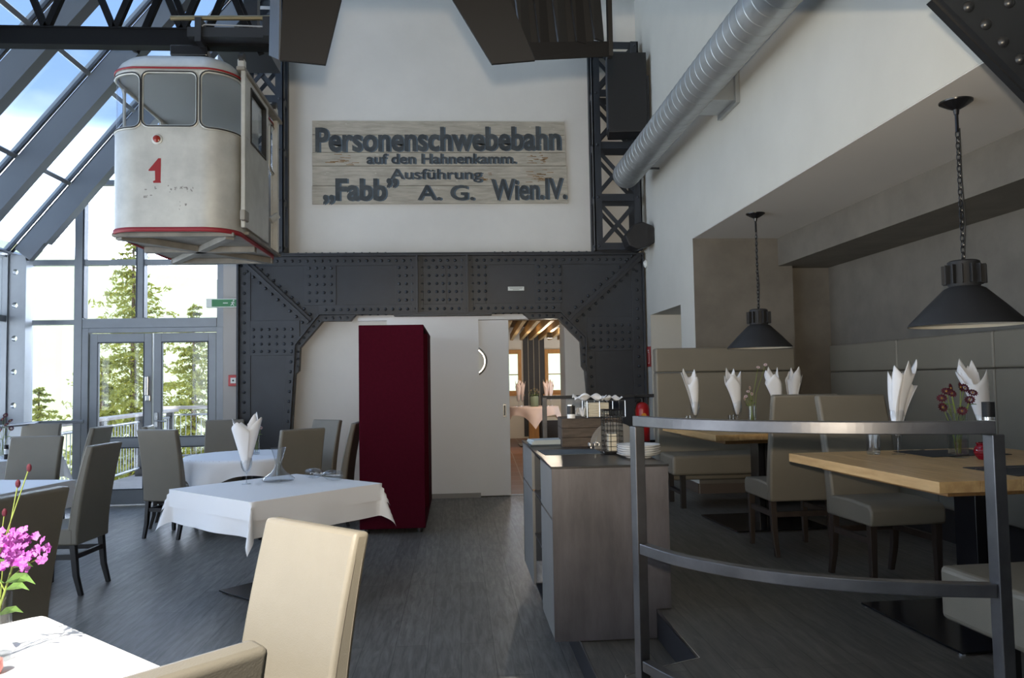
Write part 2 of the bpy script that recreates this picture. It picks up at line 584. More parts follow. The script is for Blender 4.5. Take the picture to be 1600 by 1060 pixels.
# platform of the dining niche, two steps up, with its curved front
pf = [(0.66, 3.18), (1.015, 3.34), (1.015, 9.26), (4.0, 9.26), (4.0, -3.5), (2.6, -3.5), (2.2, 1.2), (1.95, 2.1), (1.66, 2.19), (1.40, 2.25), (1.16, 2.34), (0.90, 2.53), (0.72, 2.80)]
plat = empty('platform', (0, 0, 0), kind='structure')
MB().prism(pf, 0.285, PZ, 'z').build('platform_floor', PLATF, plat)
MB().prism([(x, y) for x, y in pf], 0.0, 0.284, 'z').build('riser', RISER, plat)
MB().box(1.0145, 1.0175, 3.34, 9.26, 0.2855, 0.302).bar((0.66, 3.1795, 0.294), (1.015, 3.3395, 0.294), 0.004, 0.016).build('edge_trim', CHROME, plat)
stp = empty('step', (0, 0, 0), kind='structure')
MB().box(0.615, 1.0145, 3.0, 5.86, 0.135, 0.15).build('tread', PLATF, stp)
MB().box(0.6152, 1.0140, 3.0, 5.86, 0.0, 0.1345).build('riser', RISER, stp)
MB().box(0.613, 0.6165, 3.0, 5.86, 0.137, 0.1515).build('edge_trim', CHROME, stp)

# back wall: white, with the doorway and the gable glazing left free
wb = MB()
wb.box(-2.97, -0.15, BW, BW + 0.2, 0, 7.6)
wb.box(-0.15, 1.42, BW, BW + 0.2, 2.30, 7.6)
wb.box(-0.15, 0.66, BW, BW + 0.2, 0, 2.30)
wb.box(1.42, RW + 0.3, BW, BW + 0.2, 0, 7.6)
struct('wall_back', wb, WHITE)
# right wall above the niche and beyond it, with the low recess
wr = MB()
wr.box(RW, RW + 0.25, -4.2, 7.95, 2.951, 7.6)
wr.box(RW, RW + 0.25, 7.95, 8.45, 0, 7.6)
wr.box(RW, RW + 0.25, 8.45, 9.80, 2.30, 7.6)
wr.box(RW, RW + 0.25, 9.80, BW + 0.2, 0, 7.6)
wr.box(RW + 0.75, RW + 0.85, 8.2, 10.0, 0, 2.5)
wr.box(RW + 0.25, RW + 0.8, 9.8, 9.9, 0, 2.5)
wr.box(RW + 0.25, RW + 0.8, 8.4, 9.9, 2.3, 2.4)
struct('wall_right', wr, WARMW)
nw = MB()
nw.box(RW + 0.001, 3.53, 7.943, 8.15, 0, 2.944)
nw.box(3.53, 4.25, 8.10, 8.3, 0, 2.944)
nw.box(4.0, 4.25, -4.2, 8.10, 0, 2.944)
nw.box(3.38, 4.0, -4.2, 8.10, 2.65, 2.944)
struct('wall_niche', nw, TAUPE)
struct('ceiling_niche', MB().box(RW + 0.003, 4.25, -4.2, 7.949, 2.945, 3.05), CEILW)
# high flat ceiling, then two unseen additions that shape the sunlight
struct('ceiling', MB().box(-2.2, RW + 0.3, 3.9, BW + 0.2, 7.4, 7.6), WHITE)
lc = MB()
SX0, SX1, SY0, SY1 = -2.75, -0.75, -1.95, 0.35  # hole in the added low ceiling, sized to place the sun patch
for a in ((-5.7, SX0, -4.2, 3.9), (SX1, RW, -4.2, 3.9), (SX0, SX1, -4.2, SY0), (SX0, SX1, SY1, 3.9)):
    lc.box(a[0], a[1], a[2], a[3], 3.60, 3.75)
struct('ceiling_sun_mask', lc, WHITE)
struct('wall_sun_blocker', MB().box(-9.0, RW + 0.3, 3.70, 3.9, 3.75, 15.0), CONC)  # unseen wall added to keep sun off the glazed bays
wf = MB()
wf.box(-5.7, 4.2, -4.3, -4.1, 0, 3.75)
struct('wall_front', wf, WHITE)

struct('baseboard_back', MB().box(-0.9, 0.28, BW - 0.13, BW - 0.088, 0.0, 0.058), SKIRT)
struct('baseboard_right', MB().box(RW - 0.015, RW - 0.001, 7.95, 8.45, PZ, PZ + 0.10).box(2.47, 3.52, 7.928, 7.942, PZ, PZ + 0.10), mat('brown_skirting', (0.11, 0.085, 0.07), 0.6))
struct('trim_lintel', MB().box(-1.27, 1.42, BW - 0.03, BW - 0.001, 2.30, 2.40), DOORW)

# ---- gable glazing (window_1)
w1 = empty('window_1', (0, BW, 0), kind='structure')
fr = MB()
def vbar(mb, x, z0, z1, w=0.07, d=0.10, y=0.0):
    mb.box(x - w / 2, x + w / 2, y - d / 2, y + d / 2, z0, z1)
vbar(fr, -5.40, 0, 3.2, 0.08)
vbar(fr, -4.77, 0, roofz(-4.77) - 0.1, 0.10, 0.12)
vbar(fr, -4.02, 2.34, roofz(-4.02) - 0.1, 0.08)
vbar(fr, -3.01, 0, roofz(-3.01) - 0.1, 0.10)
for z, xa, xb in ((3.08, -5.4, -3.0), (4.11, -4.77, -3.0), (5.05, -4.02, -3.0)):
    fr.box(xa, xb, -0.047, 0.047, z - 0.035, z + 0.035)
fr.box(-5.4, -4.77, -0.047, 0.047, 2.29, 2.35)
fr.box(-5.4, -4.77, -0.047, 0.047, 0.0, 0.12)
fr.box(-4.719, -3.061, -0.055, 0.055, 2.241, 2.36)
fr.build('window_frame', ALU, w1, bevel=0.004)
gk = MB()
for x, z0, z1 in ((-4.71, 2.37, 4.0), (-4.06, 2.37, 4.8), (-3.97, 2.37, 5.0)):
    gk.box(x - 0.008, x + 0.008, -0.055, 0.055, z0, z1)
gk.build('gasket', ALUD, w1)
pn = 0
for poly in ([(-5.4, 0.12), (-4.82, 0.12), (-4.82, 2.29), (-5.4, 2.29)], [(-5.4, 2.35), (-4.82, 2.35), (-4.82, 3.05), (-5.4, 3.05)],
             [(-5.42, 3.12), (-4.82, 3.12), (-4.82, 3.9)], [(-4.72, 2.36), (-4.06, 2.36), (-4.06, 3.05), (-4.72, 3.05)],
             [(-3.98, 2.36), (-3.06, 2.36), (-3.06, 3.05), (-3.98, 3.05)], [(-4.72, 3.12), (-4.06, 3.12), (-4.06, 4.07), (-4.72, 4.07)],
             [(-3.98, 3.12), (-3.06, 3.12), (-3.06, 4.07), (-3.98, 4.07)], [(-4.70, 4.15), (-4.06, 4.15), (-4.06, 4.85)],
             [(-3.98, 4.15), (-3.06, 4.15), (-3.06, 5.01), (-3.98, 5.01)], [(-3.96, 5.09), (-3.06, 5.09), (-3.06, 6.05)]):
    MB().prism(poly, -0.004, 0.004).build('pane', GLASS, w1)
struct('wall_reveal', MB().box(-2.965, -2.76, BW - 0.10, BW - 0.001, 0, 3.12), mat('beige_reveal', (0.42, 0.40, 0.38), 0.7))

# ---- double glazed door (door_1)
d1 = empty('door_1', (0, BW, 0), kind='structure')
MB().box(-4.718, -4.64, -0.058, 0.058, 0, 2.239).box(-3.0595, -2.975, -0.064, 0.064, 0, 2.239).box(-4.64, -3.06, -0.057, 0.057, 2.18, 2.239).build('door_frame', ALU, d1, bevel=0.004)
for x0, x1 in ((-4.63, -3.865), (-3.845, -3.07)):
    lf = MB()
    s = 0.095
    lf.box(x0, x0 + s, -0.04, 0.04, 0.02, 2.17).box(x1 - s, x1, -0.04, 0.04, 0.02, 2.17)
    lf.box(x0 + s, x1 - s, -0.04, 0.04, 2.06, 2.17).box(x0 + s, x1 - s, -0.04, 0.04, 0.02, 0.20).box(x0 + s, x1 - s, -0.04, 0.04, 0.73, 0.85)
    L = lf.build('door_leaf', ALU, d1, bevel=0.005)
    for z0, z1 in ((0.20, 0.73), (0.85, 2.06)):
        MB().box(x0 + s, x1 - s, -0.008, 0.008, z0, z1).build('pane', GLASS, L)
    g = MB()
    for z0, z1 in ((0.20, 0.73), (0.85, 2.06)):
        g.box(x0 + s, x0 + s + 0.012, -0.042, 0.0, z0, z1).box(x1 - s - 0.012, x1 - s, -0.042, 0.0, z0, z1)
        g.box(x0 + s, x1 - s, -0.042, 0.0, z1 - 0.012, z1).box(x0 + s, x1 - s, -0.042, 0.0, z0, z0 + 0.012)
    g.build('gasket', ALUD, L)
    if x0 < -4:
        MB().box(x1 - 0.075, x1 - 0.035, -0.075, -0.04, 1.38, 1.62).box(x1 - 0.07, x1 - 0.01, -0.07, -0.04, 1.31, 1.38).build('handle', CHROME, L, bevel=0.006)
    else:
        MB().box(x0 + 0.02, x0 + 0.06, -0.055, -0.04, 0.98, 1.16).tube([(x0 + 0.04, -0.05, 1.06), (x0 + 0.04, -0.10, 1.06), (x0 + 0.19, -0.10, 1.05)], 0.011, 8).build('handle', CHROME, L, smooth=True)

# ---- left glazed wall (window_2) and the sloping glass roof (window_3)
YS = [9.87, 8.70, 7.53, 6.36, 5.19, 4.02]
w2 = empty('window_2', (LW, 0, 0), kind='structure')
f2 = MB()
for z in (0.06, 1.09, 2.34, 3.13):
    f2.box(-0.06, 0.06, 3.9, BW, z - 0.04, z + 0.04)
f2.box(-0.06, 0.06, -4.2, 3.9, 0, 0.1)
for y in YS:
    f2.box(-0.06, 0.06, y - 0.04, y + 0.04, 0, 3.17)
f2.build('window_frame', ALU, w2, bevel=0.004)
ya = [BW] + YS
for i in range(len(ya) - 1):
    for z0, z1 in ((0.1, 1.05), (1.13, 2.30), (2.38, 3.09)):
        MB().box(-0.004, 0.004, ya[i + 1] + 0.04, ya[i] - 0.04, z0, z1).build('pane', GLASS, w2)
MB().box(-0.1, 0.0, -4.2, 3.9, 3.17, 3.6).build('solid_panel', WHITE, w2)
for k in range(6):
    MB().box(-0.004, 0.004, -4.15 + 1.34 * k, -2.85 + 1.34 * k, 0.1, 3.1).build('pane', GLASS, w2)

w3 = empty('window_3', (0, 0, 0), kind='structure')
nrm = Vector((-1.22, 0, 1)).normalized()
X0, X1 = -5.46, -2.0
def rp(x, y, off):
    return Vector((x, y, roofz(x))) + nrm * off
cap = MB()
for y in YS + [BW + 0.1]:
    cap.bar(rp(X0, y, 0.03), rp(X1, y, 0.03), 0.07, 0.05, nrm)
PX = [-5.46, -4.755, -4.0, -3.25, -2.5]
for x in PX:
    cap.bar(rp(x, 3.9, 0.0), rp(x, BW + 0.1, 0.0), 0.05, 0.06, nrm)
cap.build('glazing_bar', ALU, w3, bevel=0.003)
gb = MB()
for y in YS:
    for s in (-0.05, 0.05):
        gb.bar(rp(X0, y + s, -0.01), rp(X1, y + s, -0.01), 0.018, 0.03, nrm)
gb.build('gasket', ALUD, w3)
yr = [BW + 0.1] + YS
for i in range(len(yr) - 1):
    for j in range(len(PX)):
        xb = PX[j + 1] if j + 1 < len(PX) else X1
        a, b = rp(PX[j] + 0.02, yr[i + 1] + 0.05, 0), rp(xb - 0.02, yr[i + 1] + 0.05, 0)
        c, d = rp(xb - 0.02, yr[i] - 0.05, 0), rp(PX[j] + 0.02, yr[i] - 0.05, 0)
        o = nrm * 0.008
        MB().add([a, b, c, d, a + o, b + o, c + o, d + o], [(0, 1, 2, 3), (7, 6, 5, 4), (0, 4, 5, 1), (1, 5, 6, 2), (2, 6, 7, 3), (3, 7, 4, 0)]).build('pane', ROOFG, w3)
# castellated steel frames: post + rafter, one each
for i, y in enumerate(YS[:-1]):
    t = empty('steel_frame', (0, y, 0), kind='structure', label=['grey steel frame with round holes beside the glazed door', 'second grey steel roof frame from the gable wall', 'third grey steel roof frame from the gable wall', 'fourth grey steel roof frame from the gable wall', 'fifth grey steel roof frame from the gable wall'][i])
    w = 0.035
    # post web, with holes
    bmm = MB()
    xa, xb = LW + 0.065, LW + 0.27
    holes = [(0.5 * (xa + xb) - 0.015, 0.48 + 0.405 * k) for k in range(7)]
    zs = 0.0
    for hx, hz in holes:
        n = 16
        zt = hz + 0.2025
        zb = zs
        ring = [(hx + 0.033 * math.cos(2 * PI * k / n), hz + 0.036 * math.sin(2 * PI * k / n)) for k in range(n)]
        # outer square walked in step with the ring
        sq = []
        for k in range(n):
            a = 2 * PI * k / n
            cx, sy = math.cos(a), math.sin(a)
            mxx = max(abs(cx), abs(sy))
            ux, uy = cx / mxx, sy / mxx
            px = hx + (ux * (xb - hx) if ux > 0 else ux * (hx - xa))
            pz = hz + (uy * (zt - hz) if uy > 0 else uy * (hz - zb))
            sq.append((px, pz))
        for yy in (-w, w):
            vs = [(p[0], yy, p[1]) for p in ring] + [(p[0], yy, p[1]) for p in sq]
            bmm.add(vs, [(k, (k + 1) % n, n + (k + 1) % n, n + k) for k in range(n)])
        vs = [(p[0], -w, p[1]) for p in ring] + [(p[0], w, p[1]) for p in ring]
        bmm.add(vs, [(k, (k + 1) % n, n + (k + 1) % n, n + k) for k in range(n)])
        zs = zt
    bmm.box(xa, xb, -w, w, zs, 3.12)
    bmm.build('post', ALU, t)
    MB().box(xb, xb + 0.03, -0.075, 0.075, 0, 3.05).box(xa - 0.0, xa + 0.012, -0.06, 0.06, 0, 3.12).build('flange', ALU, t)
    rf = MB()
    A, B = rp(X0 + 0.06, 0, -0.17), rp(X1, 0, -0.17)
    A.y = B.y = 0
    rf.bar(A, B, 0.09, 0.23, nrm)
    rf.build('rafter', RAFT, t, bevel=0.004)
    ff = MB()
    A, B = rp(X0 + 0.24, 0, -0.30), rp(X1, 0, -0.30)
    A.y = B.y = 0
    ff.bar(A, B, 0.15, 0.025, nrm)
    ff.build('rafter_flange', RAFT, t)
# roof below the high ceiling is closed on its lower part by the added sun-blocking wall; guard rail inside the glazing
gr = empty('guard_rail', (LW + 0.3, 0, 1.07), label='thin grey guard rail along the left window wall', cat='rail')
MB().tube([(0.06, 4.0, 0), (0.06, 10.0, 0), (0.55, 10.1, 0)], 0.022, 8).build('rail', ALU, gr, smooth=True)

# ------------------------------------------------------------------ outside
def spruce_mesh(h, rad, seed, dens=1.0):
    rnd = random.Random(seed)
    fo = MB()
    nl = int(34 * dens)
    for i in range(nl):
        f = i / (nl - 1)
        z = h * (0.05 + 0.94 * f)
        L = rad * (1 - f) ** 0.75 * rnd.uniform(0.7, 1.12) + 0.15
        nb = int(6 + 5 * (1 - f))
        for b in range(nb):
            a = 2 * PI * (b + rnd.random() * 0.9) / nb + i * 1.7
            d = Vector((math.cos(a), math.sin(a), 0))
            Lb = L * rnd.uniform(0.55, 1.12)
            zb = z + rnd.uniform(-0.12, 0.12)
            ns = max(5, int(Lb / 0.10))
            dr = rnd.uniform(0.25, 0.5)
            for s in range(ns):
                t = (s + 0.6) / ns
                p = d * (Lb * t) + Vector((0, 0, zb - dr * Lb * t + 0.22 * Lb * t * t))
                tw = (0.34 * (1 - 0.6 * t) + 0.06) * min(1.0, Lb)
                for side in (-1, 1):
                    aa = a + side * rnd.uniform(0.5, 1.3)
                    e = Vector((math.cos(aa), math.sin(aa), rnd.uniform(-1.0, -0.15))) * (tw * rnd.uniform(0.5, 1.1))
                    for q in range(3):
                        c = p + e * (0.2 + 0.33 * q)
                        g = Vector((rnd.uniform(-1, 1), rnd.uniform(-1, 1), rnd.uniform(-1.0, 0.35))) * 0.075
                        w = Vector((rnd.uniform(-1, 1), rnd.uniform(-1, 1), rnd.uniform(-1, 1))) * 0.026
                        fo.add([c - w - g, c + w - g * 0.4, c + w * 0.4 + g, c - w + g * 0.3], [(0, 1, 2, 3)])
    tr = MB().tube([(0, 0, 0), (0.03, 0, h * 0.5), (0, 0, h * 0.98)], [0.13, 0.08, 0.015], 8)
    return fo, tr
def spruce(loc, h, rad, seed, label, dens=1.0):
    t = empty('spruce_tree', loc, 0, label, 'tree', 'spruces outside the gable glazing')
    fo, tr = spruce_mesh(h, rad, seed, dens)
    tr.build('trunk', TRUNK, t, smooth=True)
    fo.build('foliage', NEEDLE, t)
spruce((-8.05, 20.0, -3.0), 8.9, 2.0, 1, 'tall spruce whose top shows beside the cabin, in the panes above the left door leaf', 1.15)
spruce((-6.15, 18.7, -3.2), 6.5, 1.5, 2, 'yellow-green spruce behind the right door leaf', 1.0)
spruce((-11.3, 22.0, -4.0), 5.5, 1.7, 3, 'low spruce at the right edge of the narrow left pane', 0.9)
spruce((-6.85, 15.6, -3.2), 5.2, 1.05, 5, 'dark spruce behind the left door leaf, nearer than the tall one', 1.0)
# hillside and mountains
hm = MB()
nx, ny = 40, 24
vs = []
for j in range(ny + 1):
    for i in range(nx + 1):
        x = -150 + 220 * i / nx
        y = 14 + 240 * (j / ny) ** 1.5
        z = -4.2 - (y - 14) * 0.28 if y < 70 else -20 + (y - 70) * 0.30
        z += 6 * math.sin(x * 0.03 + 1) * min(1, (y - 14) / 80) + max(0, (-x - 20)) * 0.10
        vs.append((x, y, z))
fs = [(j * (nx + 1) + i, j * (nx + 1) + i + 1, (j + 1) * (nx + 1) + i + 1, (j + 1) * (nx + 1) + i) for j in range(ny) for i in range(nx)]
hm.add(vs, fs)
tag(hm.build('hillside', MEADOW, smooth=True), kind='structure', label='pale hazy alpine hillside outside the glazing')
mm = MB()
rnd = random.Random(4)
pk = [(-620, 20), (-500, 70), (-400, 50), (-330, 92), (-240, 60), (-170, 82), (-90, 40), (-20, 60), (80, 30), (200, 60), (320, 20)]
top = []
for i in range(len(pk) - 1):
    for k in range(6):
        t = k / 6
        top.append((pk[i][0] * (1 - t) + pk[i + 1][0] * t, pk[i][1] * (1 - t) + pk[i + 1][1] * t + rnd.uniform(-5, 5)))
n = len(top)
mm.add([(x, 560, -80) for x, z in top] + [(x, 600 + 10 * math.sin(i), z * 0.5) for i, (x, z) in enumerate(top)] + [(x, 660, z) for x, z in top] + [(x, 760, -80) for x, z in top],
       [(r * n + i, r * n + i + 1, (r + 1) * n + i + 1, (r + 1) * n + i) for r in range(3) for i in range(n - 1)])
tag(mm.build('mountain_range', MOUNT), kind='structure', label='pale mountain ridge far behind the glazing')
# deck with its balustrade
struct('floor_deck', MB().box(-5.6, -2.2, BW + 0.2, 22, -0.15, -0.03), DECK)
bl = empty('deck_balustrade', (-5.25, 11.2, -0.03), math.radians(4), 'deck balustrade with wide weathered wood handrail outside the glazed door', 'railing')
MB().box(-0.11, 0.11, -0.8, 4.6, 1.02, 1.07).build('handrail', GREYW, bl, bevel=0.01)
MB().tube([(0, -0.8, 0.92), (0, 4.6, 0.92)], 0.022, 8).tube([(0, -0.8, 0.14), (0, 4.6, 0.14)], 0.022, 8).build('rail', ALU, bl, smooth=True)
for k in range(3):
    MB().box(-0.06, 0.06, 0.9 + 1.75 * k - 0.06, 0.9 + 1.75 * k + 0.06, 0, 1.02).build('post', LEGB, bl)
repeat('baluster', MB().tube([(0, 0, 0.14), (0, 0, 0.92)], 0.007, 5), ALU, bl, [(0, -0.7 + k * 0.128, 0) for k in range(41)])
b2 = empty('deck_end_railing', (0, 16.0, -0.03), 0, 'grey metal baluster railing across the far end of the deck', 'railing')
MB().box(-6.2, -2.2, -0.1, 0.1, 1.06, 1.12).build('handrail', GREYW, b2)
repeat('baluster', MB().tube([(0, 0, 0.14), (0, 0, 0.95)], 0.007, 5), ALU, b2, [(-6.1 + k * 0.1, 0, 0) for k in range(39)])
for z in (0.95, 0.14):
    MB().tube([(-6.2, 0, z), (-2.2, 0, z)], 0.02, 8).build('rail', ALU, b2, smooth=True)
MB().box(-4.5, -4.36, -0.07, 0.07, 0, 1.06).build('post', LEGB, b2)

# ------------------------------------------------------------------ steel work
def portal(loc, label, near=False):
    t = empty('steel_portal_frame', loc, 0, label, 'steel frame')
    # front plate outline, local y = 0 is the front
    out = [(-2.735, 0), (-2.735, 3.11), (2.425, 3.11), (2.425, 0), (1.705, 0), (1.70, 1.15), (1.665, 1.66), (1.665, 2.04), (1.345, 2.375), (-1.74, 2.375), (-2.045, 1.99), (-2.06, 1.70), (-2.105, 1.02), (-2.14, 0)]
    MB().prism(out, 0.0, 0.14).build('web_plate', STEELP, t)
    fl_ = MB()
    # outer flanges
    fl_.box(-2.76, -2.735, -0.07, 0.15, 0, 3.11).box(2.425, 2.45, -0.07, 0.15, 0, 3.11).box(-2.76, 2.45, -0.07, 0.15, 3.11, 3.135)
    fl_.box(-2.2, 1.9, -0.08, 0.15, 3.135, 3.15)
    inner = [(-2.14, 0), (-2.105, 1.02), (-2.06, 1.70), (-2.045, 1.99), (-1.74, 2.375), (1.345, 2.375), (1.665, 2.04), (1.665, 1.66), (1.70, 1.15), (1.705, 0)]
    for a, b in zip(inner[:-1], inner[1:]):
        dx, dz = b[0] - a[0], b[1] - a[1]
        fl_.bar((a[0], 0.04, a[1]), (b[0], 0.04, b[1]), 0.22, 0.022, (-dz, 0, dx))
    fl_.box(-0.8, 0.45, -0.075, 0.1, 2.34, 2.364)
    fl_.build('flange', STEELP, t, bevel=0.002)
    g1, g2 = MB(), MB()
    # gusset strips hugging both inner knees
    g1.prism([(-1.28, 2.365), (-1.35, 2.285), (-1.70, 2.285), (-1.985, 1.95), (-2.0, 1.66), (-2.06, 1.60), (-2.045, 1.98), (-1.74, 2.36)], -0.02, 0.10)
    g2.prism([(0.85, 2.365), (0.93, 2.285), (1.31, 2.285), (1.60, 1.98), (1.61, 1.66), (1.665, 1.58), (1.665, 2.03), (1.345, 2.36)], -0.02, 0.10)
    g1.build('knee_gusset', STEELP, t, bevel=0.002)
    g2.build('knee_gusset', STEELP, t, bevel=0.002)
    # angle bars along all edges
    an = MB()
    yb = -0.014
    an.box(-2.735, -2.60, yb, 0, 0, 3.0).box(2.29, 2.425, yb, 0, 0, 3.0).box(-2.6, 2.29, yb, 0, 2.995, 3.11)
    an.box(-1.75, 1.35, yb, 0, 2.375, 2.49)
    for s, kx, kz, px, pz in ((-1, -2.72, 3.10, -1.86, 2.28), (1, 2.41, 3.10, 1.46, 2.26)):
        an.bar((kx, -0.008, kz), (px, -0.008, pz), 0.012, 0.16, (1, 0, s * 1.0))
        an.bar((kx, -0.04, kz), (px, -0.04, pz), 0.09, 0.016, (1, 0, s * 1.0))
    for z0, z1, xa, xb in ((1.86, 2.30, -2.6, -1.99), (1.86, 2.30, 1.69, 2.29)):
        an.box(xa, xb, yb, 0, z0, z1)
    for xa, xb in ((-1.935, -1.53), (-0.78, -0.53), (-0.46, -0.13), (-0.10, 0.12), (0.16, 0.38), (1.02, 1.37)):
        an.box(xa, xb, yb, 0, 2.49, 2.995)
    for s in (-0.50, 0.14):
        an.box(s - 0.012, s + 0.012, -0.10, 0, 2.375, 3.11)
        an.box(s - 0.075, s + 0.075, yb - 0.01, 0, 2.375, 3.11)
    for a, b in (((-2.19, 0), (-2.09, 1.855)), ((1.76, 0), (1.72, 1.855))):
        an.bar((a[0], -0.006, a[1]), (b[0], -0.006, b[1]), 0.016, 0.13, (1, 0, 0))
    an.build('angle_bars', STEELP, t, bevel=0.002)
    rv = MB()
    pts = []
    x = -2.55
    while x < 2.28:
        pts.append((x, 3.055)); x += 0.094
    x = -1.66
    while x < 1.3:
        pts.append((x, 2.43)); x += 0.094
    z = 0.15
    while z < 2.95:
        pts.append((-2.675, z)); pts.append((2.36, z)); z += 0.125
    z = 0.15
    while z < 1.95:
        pts.append((-2.19 + 0.053 * z, z)); pts.append((1.765 - 0.02 * z, z)); z += 0.125
    for i in range(4):
        for j in range(5):
            pts += [(-1.865 + 0.092 * i, 2.545 + 0.105 * j), (1.07 + 0.092 * i, 2.545 + 0.105 * j)]
    for xs in ((-0.73, -0.64, -0.56), (-0.44, -0.35, -0.25), (-0.17, -0.09, 0.0, 0.075), (0.205, 0.29, 0.375)):
        for xx in xs:
            for j in range(5):
                pts.append((xx, 2.545 + 0.105 * j))
    for i in range(6):
        for j in range(4):
            pts += [(-2.56 + 0.095 * i, 1.91 + 0.093 * j), (1.77 + 0.095 * i, 1.91 + 0.093 * j)]
    for k in range(11):
        f = (k + 0.7) / 11.3
        for s, kx, kz, px, pz in ((-1, -2.72, 3.10, -1.86, 2.28), (1, 2.41, 3.10, 1.46, 2.26)):
            cx, cz = kx + (px - kx) * f, kz + (pz - kz) * f
            pts.append((cx + 0.05, cz + 0.05 * -s)); pts.append((cx - 0.05, cz + 0.05 * s))
    for k in range(5):
        f = (k + 0.5) / 5
        pts.append((-1.72 - 0.30 * f, 2.32 - 0.35 * f)); pts.append((1.33 + 0.30 * f, 2.32 - 0.31 * f))
    for k in range(4):
        pts.append((-1.66 + 0.09 * k, 2.325)); pts.append((0.98 + 0.09 * k, 2.325))
    for k in range(3):
        pts.append((-2.01, 1.90 - 0.09 * k)); pts.append((1.635, 1.90 - 0.09 * k))
    pts.sort(key=lambda p: (p[0] - 0.1) ** 2 + (p[1] - 2.7) ** 2)
    repeat('rivet', MB().dome((0, 0, 0), 0.021, (0, -1, 0), 8, 0.8), STEELP, t, [(px, -0.013, pz) for px, pz in pts[:100]], True)
    for px, pz in pts[100:]:
        rv.dome((px, -0.013, pz), 0.021, (0, -1, 0), 8, 0.8)
    x = -2.0
    while x < 2.0:
        if x < -0.8 or 0.45 < x < 1.74:
            rv.dome((x, -0.03, 3.15), 0.02, (0, 0, 1), 6)
            if -1.2 < x < 0.9 or near:
                rv.dome((x, -0.03, 2.362), 0.02, (0, 0, -1), 6)
        x += 0.10
    tag(rv.build('rivets', STEELP, t, smooth=True), kind='stuff')
    return t
pf_ = portal((0, 10.05, 0), 'dark grey riveted steel portal frame around the sliding door')
lp = MB().box(0.665, 0.875, -0.022, -0.0145, 2.655, 2.705).build('info_plate', SIGNWH, pf_)
lt = MB()
for k in range(3):
    lt.box(0.68 + 0.03 * k * k * 0.4, 0.86 - 0.03 * k * k * 0.4, -0.0235, -0.022, 2.690 - 0.013 * k, 2.694 - 0.013 * k)
lt.build('text_line', STEELP, lp)

# the near riveted brace at the upper right
nb = empty('riveted_steel_brace', (0, 2.30, 0), 0, 'near black riveted steel knee brace in the upper right corner', 'steel frame')
kp = [(1.525, 2.69), (1.95, 2.255), (2.06, 1.9), (2.46, 1.9), (2.46, 3.58), (-2.6, 3.58), (-2.6, 2.71), (0.0, 2.695)]
MB().prism(kp, 0.0, 0.03).build('web_plate', STEELN, nb)
nf = MB()
for a, b in zip(kp[:3] , kp[1:3]):
    nf.bar((a[0], 0.04, a[1]), (b[0], 0.04, b[1]), 0.012, 0.03, (0, 1, 0))
nf.build('flange', STEELN, nb)
spots_r = []
d = Vector((1.95 - 1.525, 0, 2.255 - 2.69)).normalized()
nn = Vector((-d.z, 0, d.x))
nn = nn if nn.x > 0 else -nn
for k in range(9):
    p = Vector((1.51, 0, 2.72)) + d * (0.05 + 0.078 * k) + nn * 0.035
    spots_r.append(tuple(p))
for k in range(6):
    p = Vector((1.57, 0, 2.72)) + d * (0.02 + 0.15 * k) + nn * 0.10
    spots_r.append(tuple(p))
for k in range(14):
    spots_r.append((2.40, 0, 2.0 + 0.11 * k))
repeat('rivet', MB().dome((0, 0, 0), 0.0185, (0, -1, 0), 12, 0.8), STEELN, nb, spots_r, True)

def tower(x0, x1, y0, y1, z0, z1, label, cells):
    t = empty('lattice_tower', ((x0 + x1) / 2, (y0 + y1) / 2, z0), 0, label, 'tower')
    hx, hy, h = (x1 - x0) / 2, (y1 - y0) / 2, z1 - z0
    for sx in (-1, 1):
        for sy in (-1, 1):
            b = MB()
            b.box(*sorted((sx * hx, sx * (hx - 0.10))), *sorted((sy * hy, sy * (hy - 0.014))), 0, h)
            b.box(*sorted((sx * hx, sx * (hx - 0.014))), *sorted((sy * hy, sy * (hy - 0.09))), 0, h)
            b.build('corner_angle', STEELP, t)
    bo = []
    bs_ = {-1: [], 1: []}
    for k in range(cells + 1):
        zz = h * k / cells
        zz = min(max(zz, 0.05), h - 0.05)
        m = MB()
        for sy in (-1, 1):
            m.box(-hx + 0.015, hx - 0.015, sy * (hy - 0.02) - 0.01, sy * (hy - 0.02) + 0.01, zz - 0.045, zz + 0.045)
        for sx in (-1, 1):
            m.box(sx * (hx - 0.02) - 0.01, sx * (hx - 0.02) + 0.01, -hy + 0.015, hy - 0.015, zz - 0.045, zz + 0.045)
        m.build('cross_bar', STEELP, t)
        for sx in (-1, 1):
            bo.append((sx * (hx - 0.05), -hy, zz))
            bs_[sx].append((sx * hx, -hy + 0.05, zz))
    for k in range(cells):
        za, zb = h * k / cells + 0.06, h * (k + 1) / cells - 0.06
        for sy in (-1, 1):
            m = MB()
            m.bar((-hx + 0.06, sy * (hy - 0.022), za), (hx - 0.06, sy * (hy - 0.022), zb), 0.012, 0.05, (1, 0, 0))
            m.bar((-hx + 0.06, sy * (hy - 0.036), zb), (hx - 0.06, sy * (hy - 0.036), za), 0.012, 0.05, (1, 0, 0))
            m.build('diagonal_brace', STEELP, t)
    repeat('bolt_head', MB().dome((0, 0, 0), 0.02, (0, -1, 0), 6), STEELP, t, bo, True)
    for sx in (-1, 1):
        repeat('bolt_head', MB().dome((0, 0, 0), 0.02, (sx, 0, 0), 6), STEELP, t, bs_[sx], True)
    return t
tower(1.79, 2.41, 9.86, 10.20, 3.151, 5.90, 'black lattice steel tower on the right end of the portal', 4)
MB_t = tower(-2.70, -2.15, 9.86, 10.20, 3.151, 6.40, 'black lattice steel tower on the left end of the portal, behind the cabin', 5)

